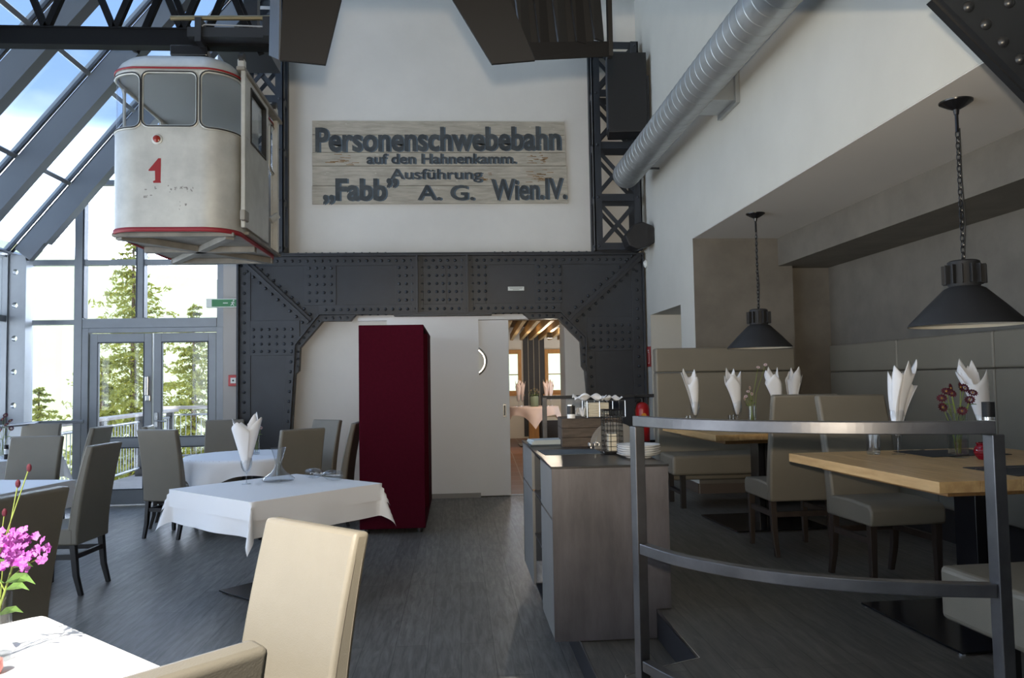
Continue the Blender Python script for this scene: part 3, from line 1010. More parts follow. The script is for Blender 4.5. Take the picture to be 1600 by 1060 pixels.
# ---- horizontal lattice girder that carries the cabin
g = empty('lattice_girder', (-2.9, 6.8, 4.33), 0, 'black lattice girder running across above the cable car cabin', 'girder')
gx0, gx1 = -1.45, 1.45
for y, up, x0 in ((-0.2, 0.0, gx0), (0.22, 0.17, 0.2)):
    MB().box(x0, gx1, y - 0.055, y + 0.055, 0.0 + up, 0.15).box(x0, gx1, y - 0.065, y + 0.065, 0.138, 0.15).build('bottom_chord', STEELK, g) if up == 0 else MB().box(x0, gx1, y - 0.05, y + 0.05, 0.10 + up, 0.15 + up).build('bottom_chord', STEELK, g)
    MB().box(x0, gx1, y - 0.05, y + 0.05, 0.80, 0.95).build('top_chord', STEELK, g)
    k = 0
    x = -1.30
    while x + 0.275 < gx1:
        if x >= x0 - 0.15:
            MB().bar((x, y, 0.14 if k % 2 else 0.82), (x + 0.275, y, 0.82 if k % 2 else 0.14), 0.05, 0.05, (1, 0, 0)).build('lattice_bar', STEELK, g)
        x += 0.275
        k += 1
tr = empty('track_rail', (-1.85, 6.41, 4.50), 0, 'worn brass-coloured track rail fixed along the lattice girder', 'rail')
MB().tube([(-0.45, 0, 0), (0.36, 0, 0.015)], 0.020, 10).build('rail', BRASS, tr, smooth=True)
MB().tube([(0.34, 0, -0.06), (-0.18, 0, -0.05), (-0.21, 0, -0.07), (-0.22, 0, -0.15)], 0.007, 8).build('conduit', ALU, tr, smooth=True)
MB().box(-0.32, 0.36, 0.0, 0.12, -0.15, -0.07).box(-0.25, -0.20, -0.03, 0.1, -0.20, 0.0).box(0.30, 0.40, -0.06, 0.1, -0.16, 0.0).build('bracket', STEELB, tr)
# column head the girder rests on
ch = empty('girder_support', (-2.02, 7.75, 4.70), 0, 'black steel bracket and column behind the cabin roof, at the right end of the girder', 'bracket')
MB().box(-0.25, 0.24, -0.3, 0.3, 0, 0.13).build('bracket_plate', STEELB, ch, bevel=0.004)
MB().box(-0.04, 0.09, -0.06, 0.06, 0.13, 2.4).build('column', STEELB, ch)

# ---- folded dark steel plates hanging at the top of the view
hp = empty('hanging_steel_plate', (-0.48, 2.60, 2.58), 0, 'dark steel plate tapering down at the top, above the left end of the sign', 'plate')
MB().prism([(-0.099, 0.0), (0.051, -0.014), (0.105, 0.209), (0.12, 0.40), (0.10, 1.019), (-0.085, 1.019), (-0.088, 0.205)], 0.0, 0.012).build('front_plate', STEELK, hp)
MB().add([(-0.099, 0.0, 0.0), (-0.085, 0, 1.019), (-0.17, 0.25, 1.019), (-0.19, 0.25, 0.12)], [(0, 1, 2, 3)]).build('side_plate', STEELP, hp, solid=0.006)
hq = empty('hanging_steel_channel', (0.13, 2.60, 2.575), 0, 'dark ribbed steel channel at the top, above the right end of the sign', 'plate')
MB().prism([(-0.129, 0.22), (0.0, 0.0), (0.148, 0.015), (0.066, 0.225), (0.04, 0.40), (0.04, 1.024), (-0.19, 1.024), (-0.19, 0.36)], 0.0, 0.012).build('front_plate', STEELK, hq)
qb = MB()
qb.add([(0.148, 0.0, 0.015), (0.445, 0.15, 0.095), (0.44, 0.15, 0.15), (0.125, 0.0, 0.075)], [(0, 1, 2, 3)])
qb.build('bottom_plate', STEELK, hq, solid=0.006)
MB().box(0.430, 0.446, 0.13, 0.16, 0.09, 1.02).build('edge_post', STEELK, hq)
for k in range(5):
    x = 0.11 + 0.065 * k
    MB().add([(x, 0.08, 0.08 + 0.012 * k), (x + 0.035, 0.10, 0.08 + 0.012 * k), (x - 0.02, 0.10, 1.02), (x - 0.10, 0.08, 1.02)], [(0, 1, 2, 3)]).build('rib', STEELK if k % 2 else STEELN, hq, solid=0.012)
MB().box(0.0, 0.43, 0.42, 0.44, 0.235, 1.02).build('back_plate', STEELK, hq)

# ---- ventilation duct on the right wall
du = empty('ventilation_duct', (2.13, 9.5, 4.03), 0, 'round galvanised spiral ventilation duct running along the right wall', 'duct')
prof = []
L = 7.0
k = 0
y = 0.0
R = 0.168
rot = Matrix.Rotation(PI / 2, 4, 'X')
while y < L:
    prof += [(R, y), (R, y + 0.122), (R + 0.0028, y + 0.125), (R + 0.0028, y + 0.131)]
    y += 0.135
MB().shell(prof, n=40, M=rot).build('spiral_tube', DUCT, du, smooth=True, auto=25)
MB().lathe([(0.0, 0.0), (R - 0.004, 0.0), (R - 0.004, 0.05)], n=40, M=rot).build('end_cap', DUCT, du, smooth=True)
MB().box(0.05, 0.338, -2.98, -2.58, -0.13, 0.13).box(0.30, 0.338, -3.02, -2.54, -0.165, 0.165).build('wall_outlet', DUCT, du, bevel=0.003)
MB().box(0.0, 0.335, -0.34, -0.32, -0.015, 0.005).build('hanger_bar', STEELP, du)

# ---- loudspeakers
sp = empty('loudspeaker', (2.17, 9.62, 4.57), 0, 'big black box loudspeaker fixed to the right lattice tower', 'speaker')
MB().prism([(-0.25, -0.13), (0.24, -0.18), (0.24, 0.16), (-0.20, 0.20)], 0.0, 1.01, 'z').build('cabinet', BLACKP, sp, bevel=0.012)
MB().prism([(-0.256, -0.115), (-0.251, -0.125), (-0.205, 0.185), (-0.211, 0.185)], 0.04, 0.97, 'z').build('front_grille', mat('speaker_grille', (0.05, 0.05, 0.055), 0.5), sp)
MB().box(0.241, 0.275, -0.15, 0.10, 0.1, 0.72).build('mounting_bracket', STEELB, sp)
s2 = empty('small_loudspeaker', (2.32, 9.62, 3.28), 0, 'small black loudspeaker tilted above the right end of the portal', 'speaker')
Mr = Matrix.Rotation(math.radians(22), 4, 'Y')
hx = [(-0.21, -0.06), (-0.12, -0.15), (0.10, -0.15), (0.17, -0.06), (0.17, 0.05), (0.06, 0.15), (-0.05, 0.16), (-0.21, 0.07)]
b = MB().prism([(x, z) for x, z in hx], -0.13, 0.13)
b.v = [tuple(Mr.inverted() @ Vector(p)) for p in b.v]
b.build('cabinet', BLACKP, s2, bevel=0.01)
MB().box(0.08, 0.148, -0.03, 0.03, -0.02, 0.10).build('mounting_bracket', STEELB, s2)
MB().lathe([(0, 0), (0.05, 0.0), (0.055, 0.01), (0.03, 0.035), (0, 0.04)], n=24, M=Matrix.Translation((RW, 9.95, 2.98)) @ Matrix.Rotation(-PI / 2, 4, 'Y')).build('x', SIGNWH, smooth=True)
o = bpy.data.objects['x']; o.name = 'smoke_detector'; tag(o, 'small white round detector on the right wall beside the portal corner', 'detector')

# ------------------------------------------------------------------ cable car cabin
cb = empty('cable_car_cabin', (-2.178, 6.8, 2.68), 0, 'old grey-white cable car cabin with red number 1 hanging on the left', 'cable car')
CWX, CLY, CR = 0.470, 0.75, 0.23
def rrect(hx, hy, r, step=0.02):
    """closed rounded rectangle, starting at front centre (0,-hy), going to +x"""
    out = []
    def line(a, b):
        n = max(1, int(round((Vector(b) - Vector(a)).length / step)))
        for i in range(n):
            out.append((a[0] + (b[0] - a[0]) * i / n, a[1] + (b[1] - a[1]) * i / n))
    def arc(cx, cy, a0):
        n = max(4, int(r * PI / 2 / step))
        for i in range(n):
            a = a0 + (PI / 2) * i / n
            out.append((cx + r * math.cos(a), cy + r * math.sin(a)))
    line((0, -hy), (hx - r, -hy)); arc(hx - r, -hy + r, -PI / 2)
    line((hx, -hy + r), (hx, hy - r)); arc(hx - r, hy - r, 0)
    line((hx - r, hy), (-hx + r, hy)); arc(-hx + r, hy - r, PI / 2)
    line((-hx, hy - r), (-hx, -hy + r)); arc(-hx + r, -hy + r, PI)
    line((-hx + r, -hy), (0, -hy))
    return out
per = rrect(CWX, CLY, CR)
ss = [0.0]
for i in range(len(per)):
    a, b = Vector(per[i]), Vector(per[(i + 1) % len(per)])
    ss.append(ss[-1] + (b - a).length)
ST = ss[-1]
def on_per(s, off=0.0):
    s = s % ST
    lo = 0
    while ss[lo + 1] < s:
        lo += 1
    a, b = Vector(per[lo]), Vector(per[(lo + 1) % len(per)])
    f = (s - ss[lo]) / (ss[lo + 1] - ss[lo])
    p = a.lerp(b, f)
    d = (b - a).normalized()
    nrm2 = Vector((d.y, -d.x))
    return p + nrm2 * off
arcL = CR * PI / 2
sF = CWX - CR                       # front half straight
def s_side(yl):                     # s of a point on the +x side at local y
    return sF + arcL + (yl + CLY - CR)
# windows: (s0, s1, z0, z1, r)
wins = [(-0.20, 0.212, 0.80, 1.225, 0.05),
        (sF - 0.005, sF + arcL + 0.10, 0.79, 1.235, 0.06),
        (-sF - arcL - 0.12, -sF + 0.03, 0.79, 1.215, 0.06)]
sB = ST / 2
wins += [(sB - 0.21, sB + 0.21, 0.80, 1.22, 0.05), (sB - sF - arcL - 0.1, sB - sF, 0.79, 1.22, 0.06), (sB + sF, sB + sF + arcL + 0.1, 0.79, 1.22, 0.06)]
wins += [(ST - s_side(0.38), ST - s_side(-0.40), 0.80, 1.22, 0.05)]
door_open = (s_side(0.02), s_side(0.60), 0.06, 1.19, 0.03)
def inside(s, z, wn):
    s0, s1, z0, z1, r = wn
    for sh in (0, -ST, ST):
        q = s + sh
        if s0 < q < s1 and z0 < z < z1:
            dx = max(s0 + r - q, q - (s1 - r), 0)
            dz = max(z0 + r - z, z - (z1 - r), 0)
            if dx * dx + dz * dz < r * r:
                return True
    return False
zl = [0.0] + [0.03 + i * 0.0205 for i in range(61)]
body = MB()
panes = {i: MB() for i in range(len(wins))}
npn = len(per)
idx = {}
for j, z in enumerate(zl):
    for i in range(npn):
        idx[(i, j)] = len(body.v)
        body.v.append((per[i][0], per[i][1], z))
for j in range(len(zl) - 1):
    zc = (zl[j] + zl[j + 1]) / 2
    for i in range(npn):
        sc_ = (ss[i] + ss[i + 1]) / 2
        q = (idx[(i, j)], idx[((i + 1) % npn, j)], idx[((i + 1) % npn, j + 1)], idx[(i, j + 1)])
        hit = None
        for w_, wn in enumerate(wins):
            if inside(sc_, zc, wn):
                hit = w_
        if inside(sc_, zc, door_open):
            continue
        if hit is None:
            body.f.append(q)
        else:
            panes[hit].add([body.v[k] for k in q], [(0, 1, 2, 3)])
body.build('body', CABW, cb, smooth=True, solid=0.018, auto=60)
for w_, wn in enumerate(wins):
    s0, s1, z0, z1, r = wn
    path = []
    for cx, cz, a0 in ((s1 - r, z0 + r, -PI / 2), (s1 - r, z1 - r, 0), (s0 + r, z1 - r, PI / 2), (s0 + r, z0 + r, PI)):
        for k in range(5):
            a = a0 + PI / 2 * k / 4
            path.append((cx + r * math.cos(a), cz + r * math.sin(a)))
    dense = []
    for k in range(len(path)):
        a, b = Vector(path[k]), Vector(path[(k + 1) % len(path)])
        n = max(1, int((b - a).length / 0.03))
        for q in range(n):
            dense.append(a.lerp(b, q / n))
    dense.append(dense[0]); dense.append(dense[1])
    pts = [(*on_per(p.x, 0.008), p.y) for p in dense]
    F = MB().tube(pts, 0.0125, 6, cap=False).build('window_frame', CABW, cb, smooth=True)
    pts = [(*on_per(p.x, 0.017), p.y) for p in dense]
    MB().tube(pts, 0.0058, 5, cap=False).build('rubber_seal', RUB, F, smooth=True)
    panes[w_].build('pane', GLASS, F, smooth=True)
# roof: domed rounded rectangle
def ring_at(inset, z, off=0.0):
    return [(x * (1 - inset / CWX), y * (1 - inset / CLY), z) for x, y in per]
rf = MB()
rings = [(-0.006, 1.245), (-0.012, 1.262), (0.0, 1.285), (0.022, 1.33), (0.06, 1.372), (0.11, 1.40), (0.20, 1.425), (0.32, 1.44), (0.44, 1.447)]
for j, (ins, z) in enumerate(rings):
    rf.v += ring_at(ins, z)
for j in range(len(rings) - 1):
    for i in range(npn):
        k2 = (i + 1) % npn
        rf.f.append((j * npn + i, j * npn + k2, (j + 1) * npn + k2, (j + 1) * npn + i))
rf.f.append(tuple((len(rings) - 1) * npn + i for i in range(npn)))
rf.build('roof', CABW, cb, smooth=True, auto=50)
MB().prism([(x * 0.985, y * 0.985) for x, y in per], 1.225, 1.24, 'z').build('ceiling_lining', CABI, cb)
def band(z0, z1, off):
    b = MB()
    A = [(*on_per(ss[i] + 1e-6, off), z0) for i in range(npn)]
    Bq = [(*on_per(ss[i] + 1e-6, off), z1) for i in range(npn)]
    b.v = A + Bq
    b.f = [(i, (i + 1) % npn, npn + (i + 1) % npn, npn + i) for i in range(npn)]
    return b
band(1.248, 1.262, 0.016).build('red_stripe', RED, cb, smooth=True, solid=0.005)
band(-0.012, 0.022, 0.012).build('red_sill', REDD, cb, smooth=True, solid=0.014)
# floor tray with crossed ribs underneath
MB().prism([(x * 0.985, y * 0.985) for x, y in per], 0.0, 0.02, 'z').build('floor_plate', CABU, cb)
rb = MB()
rb.bar((-0.42, -0.62, -0.025), (0.42, 0.62, -0.025), 0.07, 0.05).bar((0.42, -0.62, -0.026), (-0.42, 0.62, -0.026), 0.07, 0.048)
rb.box(-0.46, 0.46, -0.03, 0.04, -0.05, 0.0).box(-0.46, 0.46, 0.60, 0.66, -0.05, 0).box(-0.46, 0.46, -0.66, -0.60, -0.03, 0)
rb.build('underframe_ribs', CABU, cb, bevel=0.004)
# sliding door hung outside on the right side, slid forward
dr = MB()
dy0, dy1 = -0.56, 0.235
xq = CWX + 0.016
dr.box(xq, xq + 0.028, dy0, dy1, 0.07, 0.80).box(xq, xq + 0.028, dy0, dy1, 1.245, 1.30)
dr.box(xq, xq + 0.028, dy0, -0.37, 0.80, 1.245).box(xq, xq + 0.028, 0.13, dy1, 0.80, 1.245)
D = dr.build('sliding_door', CABW, cb, bevel=0.003)
MB().box(xq + 0.008, xq + 0.014, -0.37, 0.13, 0.80, 1.245).build('door_pane', GLASS, D)
MB().box(xq - 0.004, xq + 0.034, -0.375, -0.355, 0.79, 1.255).box(xq - 0.004, xq + 0.034, 0.115, 0.135, 0.79, 1.255).box(xq - 0.004, xq + 0.034, -0.37, 0.13, 1.24, 1.255).box(xq - 0.004, xq + 0.034, -0.37, 0.13, 0.79, 0.805).build('door_seal', RUB, D)
MB().box(xq + 0.010, xq + 0.044, -0.60, -0.56, 0.05, 1.31).build('door_edge', CABW, D, bevel=0.006)
MB().box(xq + 0.02, xq + 0.06, -0.66, -0.54, 0.10, 0.18).build('door_stop', CABU, cb, bevel=0.006)
MB().box(xq - 0.02, xq + 0.045, -0.62, 0.72, 1.305, 1.335).build('door_rail', CABU, cb, bevel=0.004)
MB().box(xq - 0.02, xq + 0.035, -0.45, 0.70, 0.02, 0.045).build('bottom_guide', CABU, cb, bevel=0.004)
MB().box(CWX - 0.01, xq + 0.026, 0.60, 0.66, 0.05, 1.36).build('door_post', CABW, cb, bevel=0.008)
MB().bar((CWX + 0.0, 0.50, 0.33), (CWX + 0.05, 0.58, 0.40), 0.03, 0.06).build('door_catch', CABW, cb, bevel=0.004)
for y in (-0.50, 0.62):
    rl = MB().box(CWX - 0.02, CWX + 0.035, y - 0.035, y + 0.035, 1.33, 1.43).build('roller_bracket', CABW, cb, bevel=0.01)
    MB().lathe([(0.045, -0.02), (0.045, 0.02)], n=16, M=Matrix.Translation((CWX + 0.01, y, 1.44)) @ Matrix.Rotation(PI / 2, 4, 'Y')).build('roller', RUB, rl, smooth=True)
# hanger on the roof
hg = MB()
hg.box(-0.10, 0.10, -0.12, 0.12, 1.44, 1.52).box(-0.04, 0.04, -0.06, 0.06, 1.5, 1.68).box(-0.16, 0.14, -0.3, -0.22, 1.55, 1.64)
hg.tube([(-0.13, -0.2, 1.58), (0.13, -0.2, 1.58)], 0.05, 12)
hg.build('hanger', BLACKM, cb, bevel=0.008)
MB().ball((-0.32, -0.35, 1.42), 0.03).build('roof_knob', RUB, cb, smooth=True)
# marker lamp and the number
MB().lathe([(0.044, 0), (0.040, 0.014), (0.030, 0.018)], n=28, M=Matrix.Translation((-0.085, -CLY, 0.70)) @ Matrix.Rotation(PI / 2, 4, 'X')).build('lamp_ring', CABW, cb, smooth=True)
MB().lathe([(0.029, 0.012), (0.026, 0.026), (0.012, 0.033), (0, 0.034)], n=24, M=Matrix.Translation((-0.085, -CLY, 0.70)) @ Matrix.Rotation(PI / 2, 4, 'X')).build('red_lamp', LENS, cb, smooth=True)
one = [(-0.005, 0.0), (0.052, 0.0), (0.048, 0.018), (0.050, 0.19), (0.030, 0.19), (-0.042, 0.10), (-0.040, 0.092), (0.006, 0.094), (0.008, 0.02), (-0.008, 0.014)]
MB().prism([(x - 0.105, z + 0.362) for x, z in one], -CLY - 0.0105, -CLY - 0.004).build('number_one', RED, cb)
# scuffs
sc = MB()
rnd = random.Random(11)
for cx, cz, n, sxx in ((-0.165, 0.25, 9, 0.012), (0.06, 0.315, 7, 0.04), (0.13, 0.31, 10, 0.02), (0.10, 0.18, 5, 0.04), (-0.02, 0.32, 5, 0.05)):
    for k in range(n):
        x, z, l, h = cx + rnd.gauss(0, sxx), cz + rnd.gauss(0, 0.016), rnd.uniform(0.004, 0.016), rnd.uniform(0.003, 0.012)
        x = max(-0.23, min(0.22, x))
        sc.add([(x, -CLY - 0.0098, z), (x + l, -CLY - 0.0098, z + rnd.uniform(-.01, .01)), (x + l * 0.8, -CLY - 0.0098, z + h), (x - l * 0.2, -CLY - 0.0098, z + h)], [(0, 1, 2, 3)])
sc.build('scuff_marks', mat('grey_scuff', (0.22, 0.21, 0.20), 0.8), cb)
MB().box(-CWX + 0.03, -CWX + 0.25, -0.55, 0.55, 0.30, 0.34).build('bench_seat', CABI, cb)

# ------------------------------------------------------------------ painted sign
sg = empty('wooden_sign', (-0.19, BW - 0.035, 4.39), 0, 'weathered grey board sign with faded black lettering high on the back wall', 'sign')
bd = MB()
zb_ = [-0.563, -0.322, -0.06, 0.12, 0.355, 0.545]
rnd = random.Random(3)
for k in range(5):
    x0, x1 = -1.672 + rnd.uniform(0, 0.012), 1.672 + 0.02 * (2 - k) * 0.4
    bd.prism([(x0, zb_[k] + 0.003), (x1, zb_[k] + 0.003 + 0.01), (x1, zb_[k + 1] - 0.003 + 0.01), (x0, zb_[k + 1] - 0.003)], -0.0, 0.028)
B_ = bd.build('boards', SIGNW, sg, bevel=0.002)
MB().box(-1.6, 1.6, 0.026, 0.033, -0.5, 0.5).build('backing', INK, sg)
def text_mesh(body, size, bold, ext):
    c = bpy.data.curves.new('t', 'FONT')
    c.body = body
    c.size = size
    c.offset = bold
    c.extrude = ext
    c.resolution_u = 4
    o = bpy.data.objects.new('t', c)
    COL.objects.link(o)
    dg = bpy.context.evaluated_depsgraph_get()
    me = bpy.data.meshes.new_from_object(o.evaluated_get(dg))
    bpy.data.objects.remove(o)
    bpy.data.curves.remove(c)
    return me
def letter(name, body, parent, x0, x1, z0, cap, m, y, bold, dx=0.0, dz=0.0, tilt=0.0, caps='P'):
    me = text_mesh(body, 1.0, bold, 0.002)
    xs = [v.co.x for v in me.vertices]
    a, b = min(xs), max(xs)
    cm = text_mesh(caps, 1.0, bold, 0.002)
    ch = max(v.co.y for v in cm.vertices)
    c0 = min(v.co.y for v in cm.vertices)
    bpy.data.meshes.remove(cm)
    for v in me.vertices:
        x, h, e_ = v.co.x, v.co.y, v.co.z
        X = x0 + (x - a) / (b - a) * (x1 - x0)
        v.co = (X + dx, y - (e_ + 0.002) * 0.5, z0 + (h - c0) / (ch - c0) * cap + tilt * (X - x0) + dz)
    o = bpy.data.objects.new(name, me)
    COL.objects.link(o)
    me.materials.clear()
    me.materials.append(m)
    o.parent = parent
    return o
LN = [('Personenschwebebahn', -1.625, 1.60, 0.125, 0.325, 0.030, 0.012), ('auf den Hahnenkamm.', -0.965, 1.0, -0.030, 0.135, 0.022, 0.006),
      ('Ausführung', -0.66, 0.545, -0.230, 0.135, 0.012, 0.0), ('„Fabb”', -1.53, -0.56, -0.518, 0.295, 0.035, 0.0),
      ('A. G.', -0.305, 0.44, -0.51, 0.20, 0.020, 0.0), ('Wien.IV.', 0.665, 1.665, -0.515, 0.285, 0.025, 0.02)]
for body, xa, xb, z0, capH, bold, tilt in LN:
    z0 += 0.0
    letter('lettering', body, sg, xa, xb, z0, capH, INKB, -0.0008, bold, 0.022, -0.006, tilt)
    letter('lettering', body, sg, xa, xb, z0, capH, INK, -0.0022, bold, 0, 0, tilt)
st = MB()
rnd = random.Random(8)
for cx, cz, n, w in ((1.30, 0.02, 20, 0.12), (1.30, -0.20, 26, 0.12), (0.55, -0.2, 12, 0.12), (-1.25, 0.02, 14, 0.14)):
    for k in range(n):
        x, z, l, h = cx + rnd.gauss(0, w * 0.6), cz + rnd.gauss(0, 0.04), rnd.uniform(0.02, w), rnd.uniform(0.004, 0.012)
        x = min(x, 1.55)
        st.add([(x - l / 2, -0.0006, z), (x + l / 2, -0.0006, z - 0.002), (x + l / 2.5, -0.0006, z + h), (x - l / 2.2, -0.0006, z + h * 0.8)], [(0, 1, 2, 3)])
st.build('rust_stains', RUST, sg)
st = MB()
for k in range(60):
    x, z, l, h = rnd.uniform(-1.6, 1.6), rnd.uniform(-0.53, 0.5), rnd.uniform(0.008, 0.05), rnd.uniform(0.003, 0.014)
    st.add([(x, -0.0028, z), (x + l, -0.0028, z + rnd.uniform(-.01, .01)), (x + l * 0.7, -0.0028, z + h), (x + l * 0.1, -0.0028, z + h)], [(0, 1, 2, 3)])
st.build('bare_wood_flecks', mat('flaked_paint', (0.58, 0.55, 0.48), 0.9), sg)

# ------------------------------------------------------------------ sliding door and wall things
sd = empty('door_2', (0, BW - 0.05, 0), kind='structure')
LF = MB().box(-0.16, 0.672, -0.02, 0.02, 0.01, 2.285).build('sliding_leaf', DOORW, sd, bevel=0.003)
PM = Matrix.Translation((0.185, -0.02, 1.75)) @ Matrix.Rotation(PI / 2, 4, 'X')
MB().lathe([(0.205, 0), (0.205, 0.008), (0.19, 0.012), (0.165, 0.010), (0.165, 0.0)], n=40, M=PM).build('porthole_ring', CHROME, LF, smooth=True)
MB().lathe([(0.165, 0.001), (0.12, 0.004), (0, 0.006)], n=36, M=PM).build('porthole_pane', PORT, LF, smooth=True)
MB().box(0.585, 0.625, -0.026, -0.02, 1.02, 1.19).build('recessed_pull', CHROME, sd, bevel=0.004)
MB().box(0.595, 0.615, -0.0275, -0.026, 1.04, 1.17).build('pull_recess', STEELP, sd)
MB().box(-1.27, 1.42, -0.08, 0.03, 2.29, 2.33).build('track', DOORW, sd)
MB().box(-0.9, 0.278, -0.075, -0.036, 0.06, 2.29).build('fixed_panel', DOORW, sd)
ex = empty('exit_sign', (-2.94, BW - 0.16, 2.53), 0, 'green emergency exit sign beside the gable glazing, left of the portal', 'exit sign')
MB().box(-0.21, 0.19, -0.03, 0.03, -0.055, 0.055).build('housing', SIGNWH, ex, bevel=0.004)
MB().box(-0.14, 0.185, -0.034, -0.031, -0.045, 0.045).build('green_panel', GREEN, ex)
pm = MB()
pm.box(0.0, 0.06, -0.036, -0.0345, -0.006, 0.006)
pm.bar((0.125, -0.035, 0.015), (0.115, -0.035, -0.01), 0.002, 0.016, (1, 0, 0)).bar((0.115, -0.035, -0.01), (0.135, -0.035, -0.035), 0.002, 0.010, (1, 0, 0)).bar((0.115, -0.035, -0.01), (0.095, -0.035, -0.032), 0.002, 0.010, (1, 0, 0))
pm.bar((0.122, -0.035, 0.012), (0.145, -0.035, -0.004), 0.002, 0.008, (1, 0, 0)).bar((0.122, -0.035, 0.012), (0.098, -0.035, 0.004), 0.002, 0.008, (1, 0, 0))
pm.lathe([(0.010, -0.001), (0.010, 0.001)], n=10, M=Matrix.Translation((0.13, -0.035, 0.03)) @ Matrix.Rotation(PI / 2, 4, 'X'))
pm.build('running_figure', SIGNWH, ex)
MB().box(0.19, 0.21, -0.01, 0.15, -0.05, 0.05).build('wall_bracket', ALU, ex)
al = empty('fire_alarm_button', (-2.82, BW - 0.11, 1.55), 0, 'small red fire alarm box on the reveal left of the portal', 'alarm')
MB().box(-0.065, 0.055, -0.05, 0.0, -0.07, 0.07).build('box', EXTR, al, bevel=0.006)
MB().box(-0.035, 0.03, -0.054, -0.05, -0.035, 0.035).build('window', SIGNWH, al)
MB().lathe([(0.012, 0), (0.01, 0.004)], n=12, M=Matrix.Translation((-0.003, -0.054, 0)) @ Matrix.Rotation(PI / 2, 4, 'X')).build('button', BLACKP, al)
fs_ = empty('fire_sign', (RW - 0.004, 9.92, 1.77), 0, 'small red fire extinguisher sign on the right wall near the portal', 'sign')
MB().box(-0.004, 0.0, -0.10, 0.10, -0.13, 0.13).build('plate', EXTR, fs_)
MB().box(-0.006, -0.004, -0.035, 0.035, -0.09, 0.06).box(-0.006, -0.004, -0.02, 0.04, 0.07, 0.09).build('pictogram', SIGNWH, fs_)
MB().box(-0.007, -0.006, -0.026, 0.026, -0.08, 0.05).build('pictogram_fill', EXTR, fs_)

# ------------------------------------------------------------------ wine red cabinet
wc = empty('felt_cabinet', (-0.645, 7.86, 0), 0, 'tall wine red felt-covered cabinet standing beside the sliding door', 'cabinet')
h = 2.07
MB().box(-0.335, 0.31, 0.0, 0.03, 0.05, h).build('front_panel', WINE, wc, bevel=0.006)
MB().box(-0.335, -0.305, 0.03, 1.95, 0.05, h).box(-0.305, 0.30, 1.92, 1.95, 0.05, h).build('side_panel', WINE, wc)
MB().box(-0.335, 0.31, 0.03, 1.95, h - 0.035, h).build('top_panel', WINE, wc, bevel=0.004)
MB().box(-0.335, 0.31, 0.03, 1.95, 0.05, 0.10).build('bottom_panel', WINE, wc)
MB().box(-0.305, 0.27, 0.03, 1.92, h - 0.42, h - 0.39).build('shelf', WINE, wc)
MB().box(0.285, 0.31, 1.0, 1.92, 0.10, h - 0.035).box(0.20, 0.285, 0.98, 1.0, 0.10, h - 0.035).build('side_door', WINE, wc)
for x in (-0.27, 0.25):
    for y in (0.07, 1.85):
        MB().lathe([(0.025, 0), (0.025, 0.05)], (x, y, 0), 12).build('foot', BLACKP, wc, smooth=True)

# ------------------------------------------------------------------ railings
def rail_tube(mb, pts, w=0.04, h=0.04):
    """square tube swept along a level path"""
    pts = [Vector(p) for p in pts]
    vs = []
    for i, p in enumerate(pts):
        d = (pts[min(i + 1, len(pts) - 1)] - pts[max(i - 1, 0)]).normalized()
        s = d.cross(Vector((0, 0, 1))).normalized()
        for a, b in ((-1, -1), (1, -1), (1, 1), (-1, 1)):
            vs.append(p + s * (a * w / 2) + Vector((0, 0, b * h / 2)))
    fs = [(3, 2, 1, 0)]
    for i in range(len(pts) - 1):
        for k in range(4):
            fs.append((i * 4 + k, i * 4 + (k + 1) % 4, i * 4 + 4 + (k + 1) % 4, i * 4 + 4 + k))
    o = (len(pts) - 1) * 4
    fs.append((o, o + 1, o + 2, o + 3))
    return mb.add(vs, fs)
ctrl = [(0.695, 3.02), (0.79, 2.79), (0.93, 2.605), (1.06, 2.49), (1.20, 2.405), (1.33, 2.35), (1.46, 2.31), (1.62, 2.275)]
def cat(c, n=6):
    out = []
    for i in range(len(c) - 1):
        p0, p1, p2, p3 = [Vector(c[min(max(i + k, 0), len(c) - 1)]) for k in (-1, 0, 1, 2)]
        for j in range(n):
            t = j / n
            out.append(0.5 * ((2 * p1) + (p2 - p0) * t + (2 * p0 - 5 * p1 + 4 * p2 - p3) * t * t + (3 * p1 - p0 - 3 * p2 + p3) * t ** 3))
    out.append(Vector(c[-1]))
    return out
rr = empty('curved_railing', (0, 0, PZ), 0, 'curved square-tube steel railing along the front edge of the platform', 'railing')
cp = cat(ctrl)
for nm, z in (('top_rail', 1.032), ('middle_rail', 0.545), ('bottom_rail', 0.105)):
    q = cp if nm == 'top_rail' else cp[1:-1]
    rail_tube(MB(), [(p.x, p.y, z) for p in q]).build(nm, RAWST, rr, bevel=0.003)
for p, a in ((cp[0], math.radians(20)), (cp[-1], math.radians(8))):
    M = Matrix.Translation((p.x, p.y, 0)) @ Matrix.Rotation(a, 4, 'Z')
    MB().box(-0.021, 0.021, -0.021, 0.021, 0.0, 1.011, M).build('post', RAWST, rr, bevel=0.003)
br_ = empty('rear_railing', (0, 9.2, PZ), 0, 'black railing behind the sideboard at the far end of the platform', 'railing')
MB().box(1.0, 2.46, -0.02, 0.02, 0.965, 1.005).build('top_rail', STEELB, br_, bevel=0.003)
MB().box(1.05, 2.46, -0.015, 0.015, 0.43, 0.46).build('middle_rail', STEELB, br_, bevel=0.003)
MB().box(0.995, 1.045, -0.025, 0.025, 0, 0.985).build('post', RAWST, br_, bevel=0.003)
fx = empty('fire_extinguisher', (2.16, 9.08, 0.70), 0, 'red fire extinguisher hanging at the rear railing', 'fire extinguisher')
MB().lathe([(0.0, 0), (0.078, 0), (0.082, 0.01), (0.082, 0.06)], n=28).build('black_foot', BLACKP, fx, smooth=True)
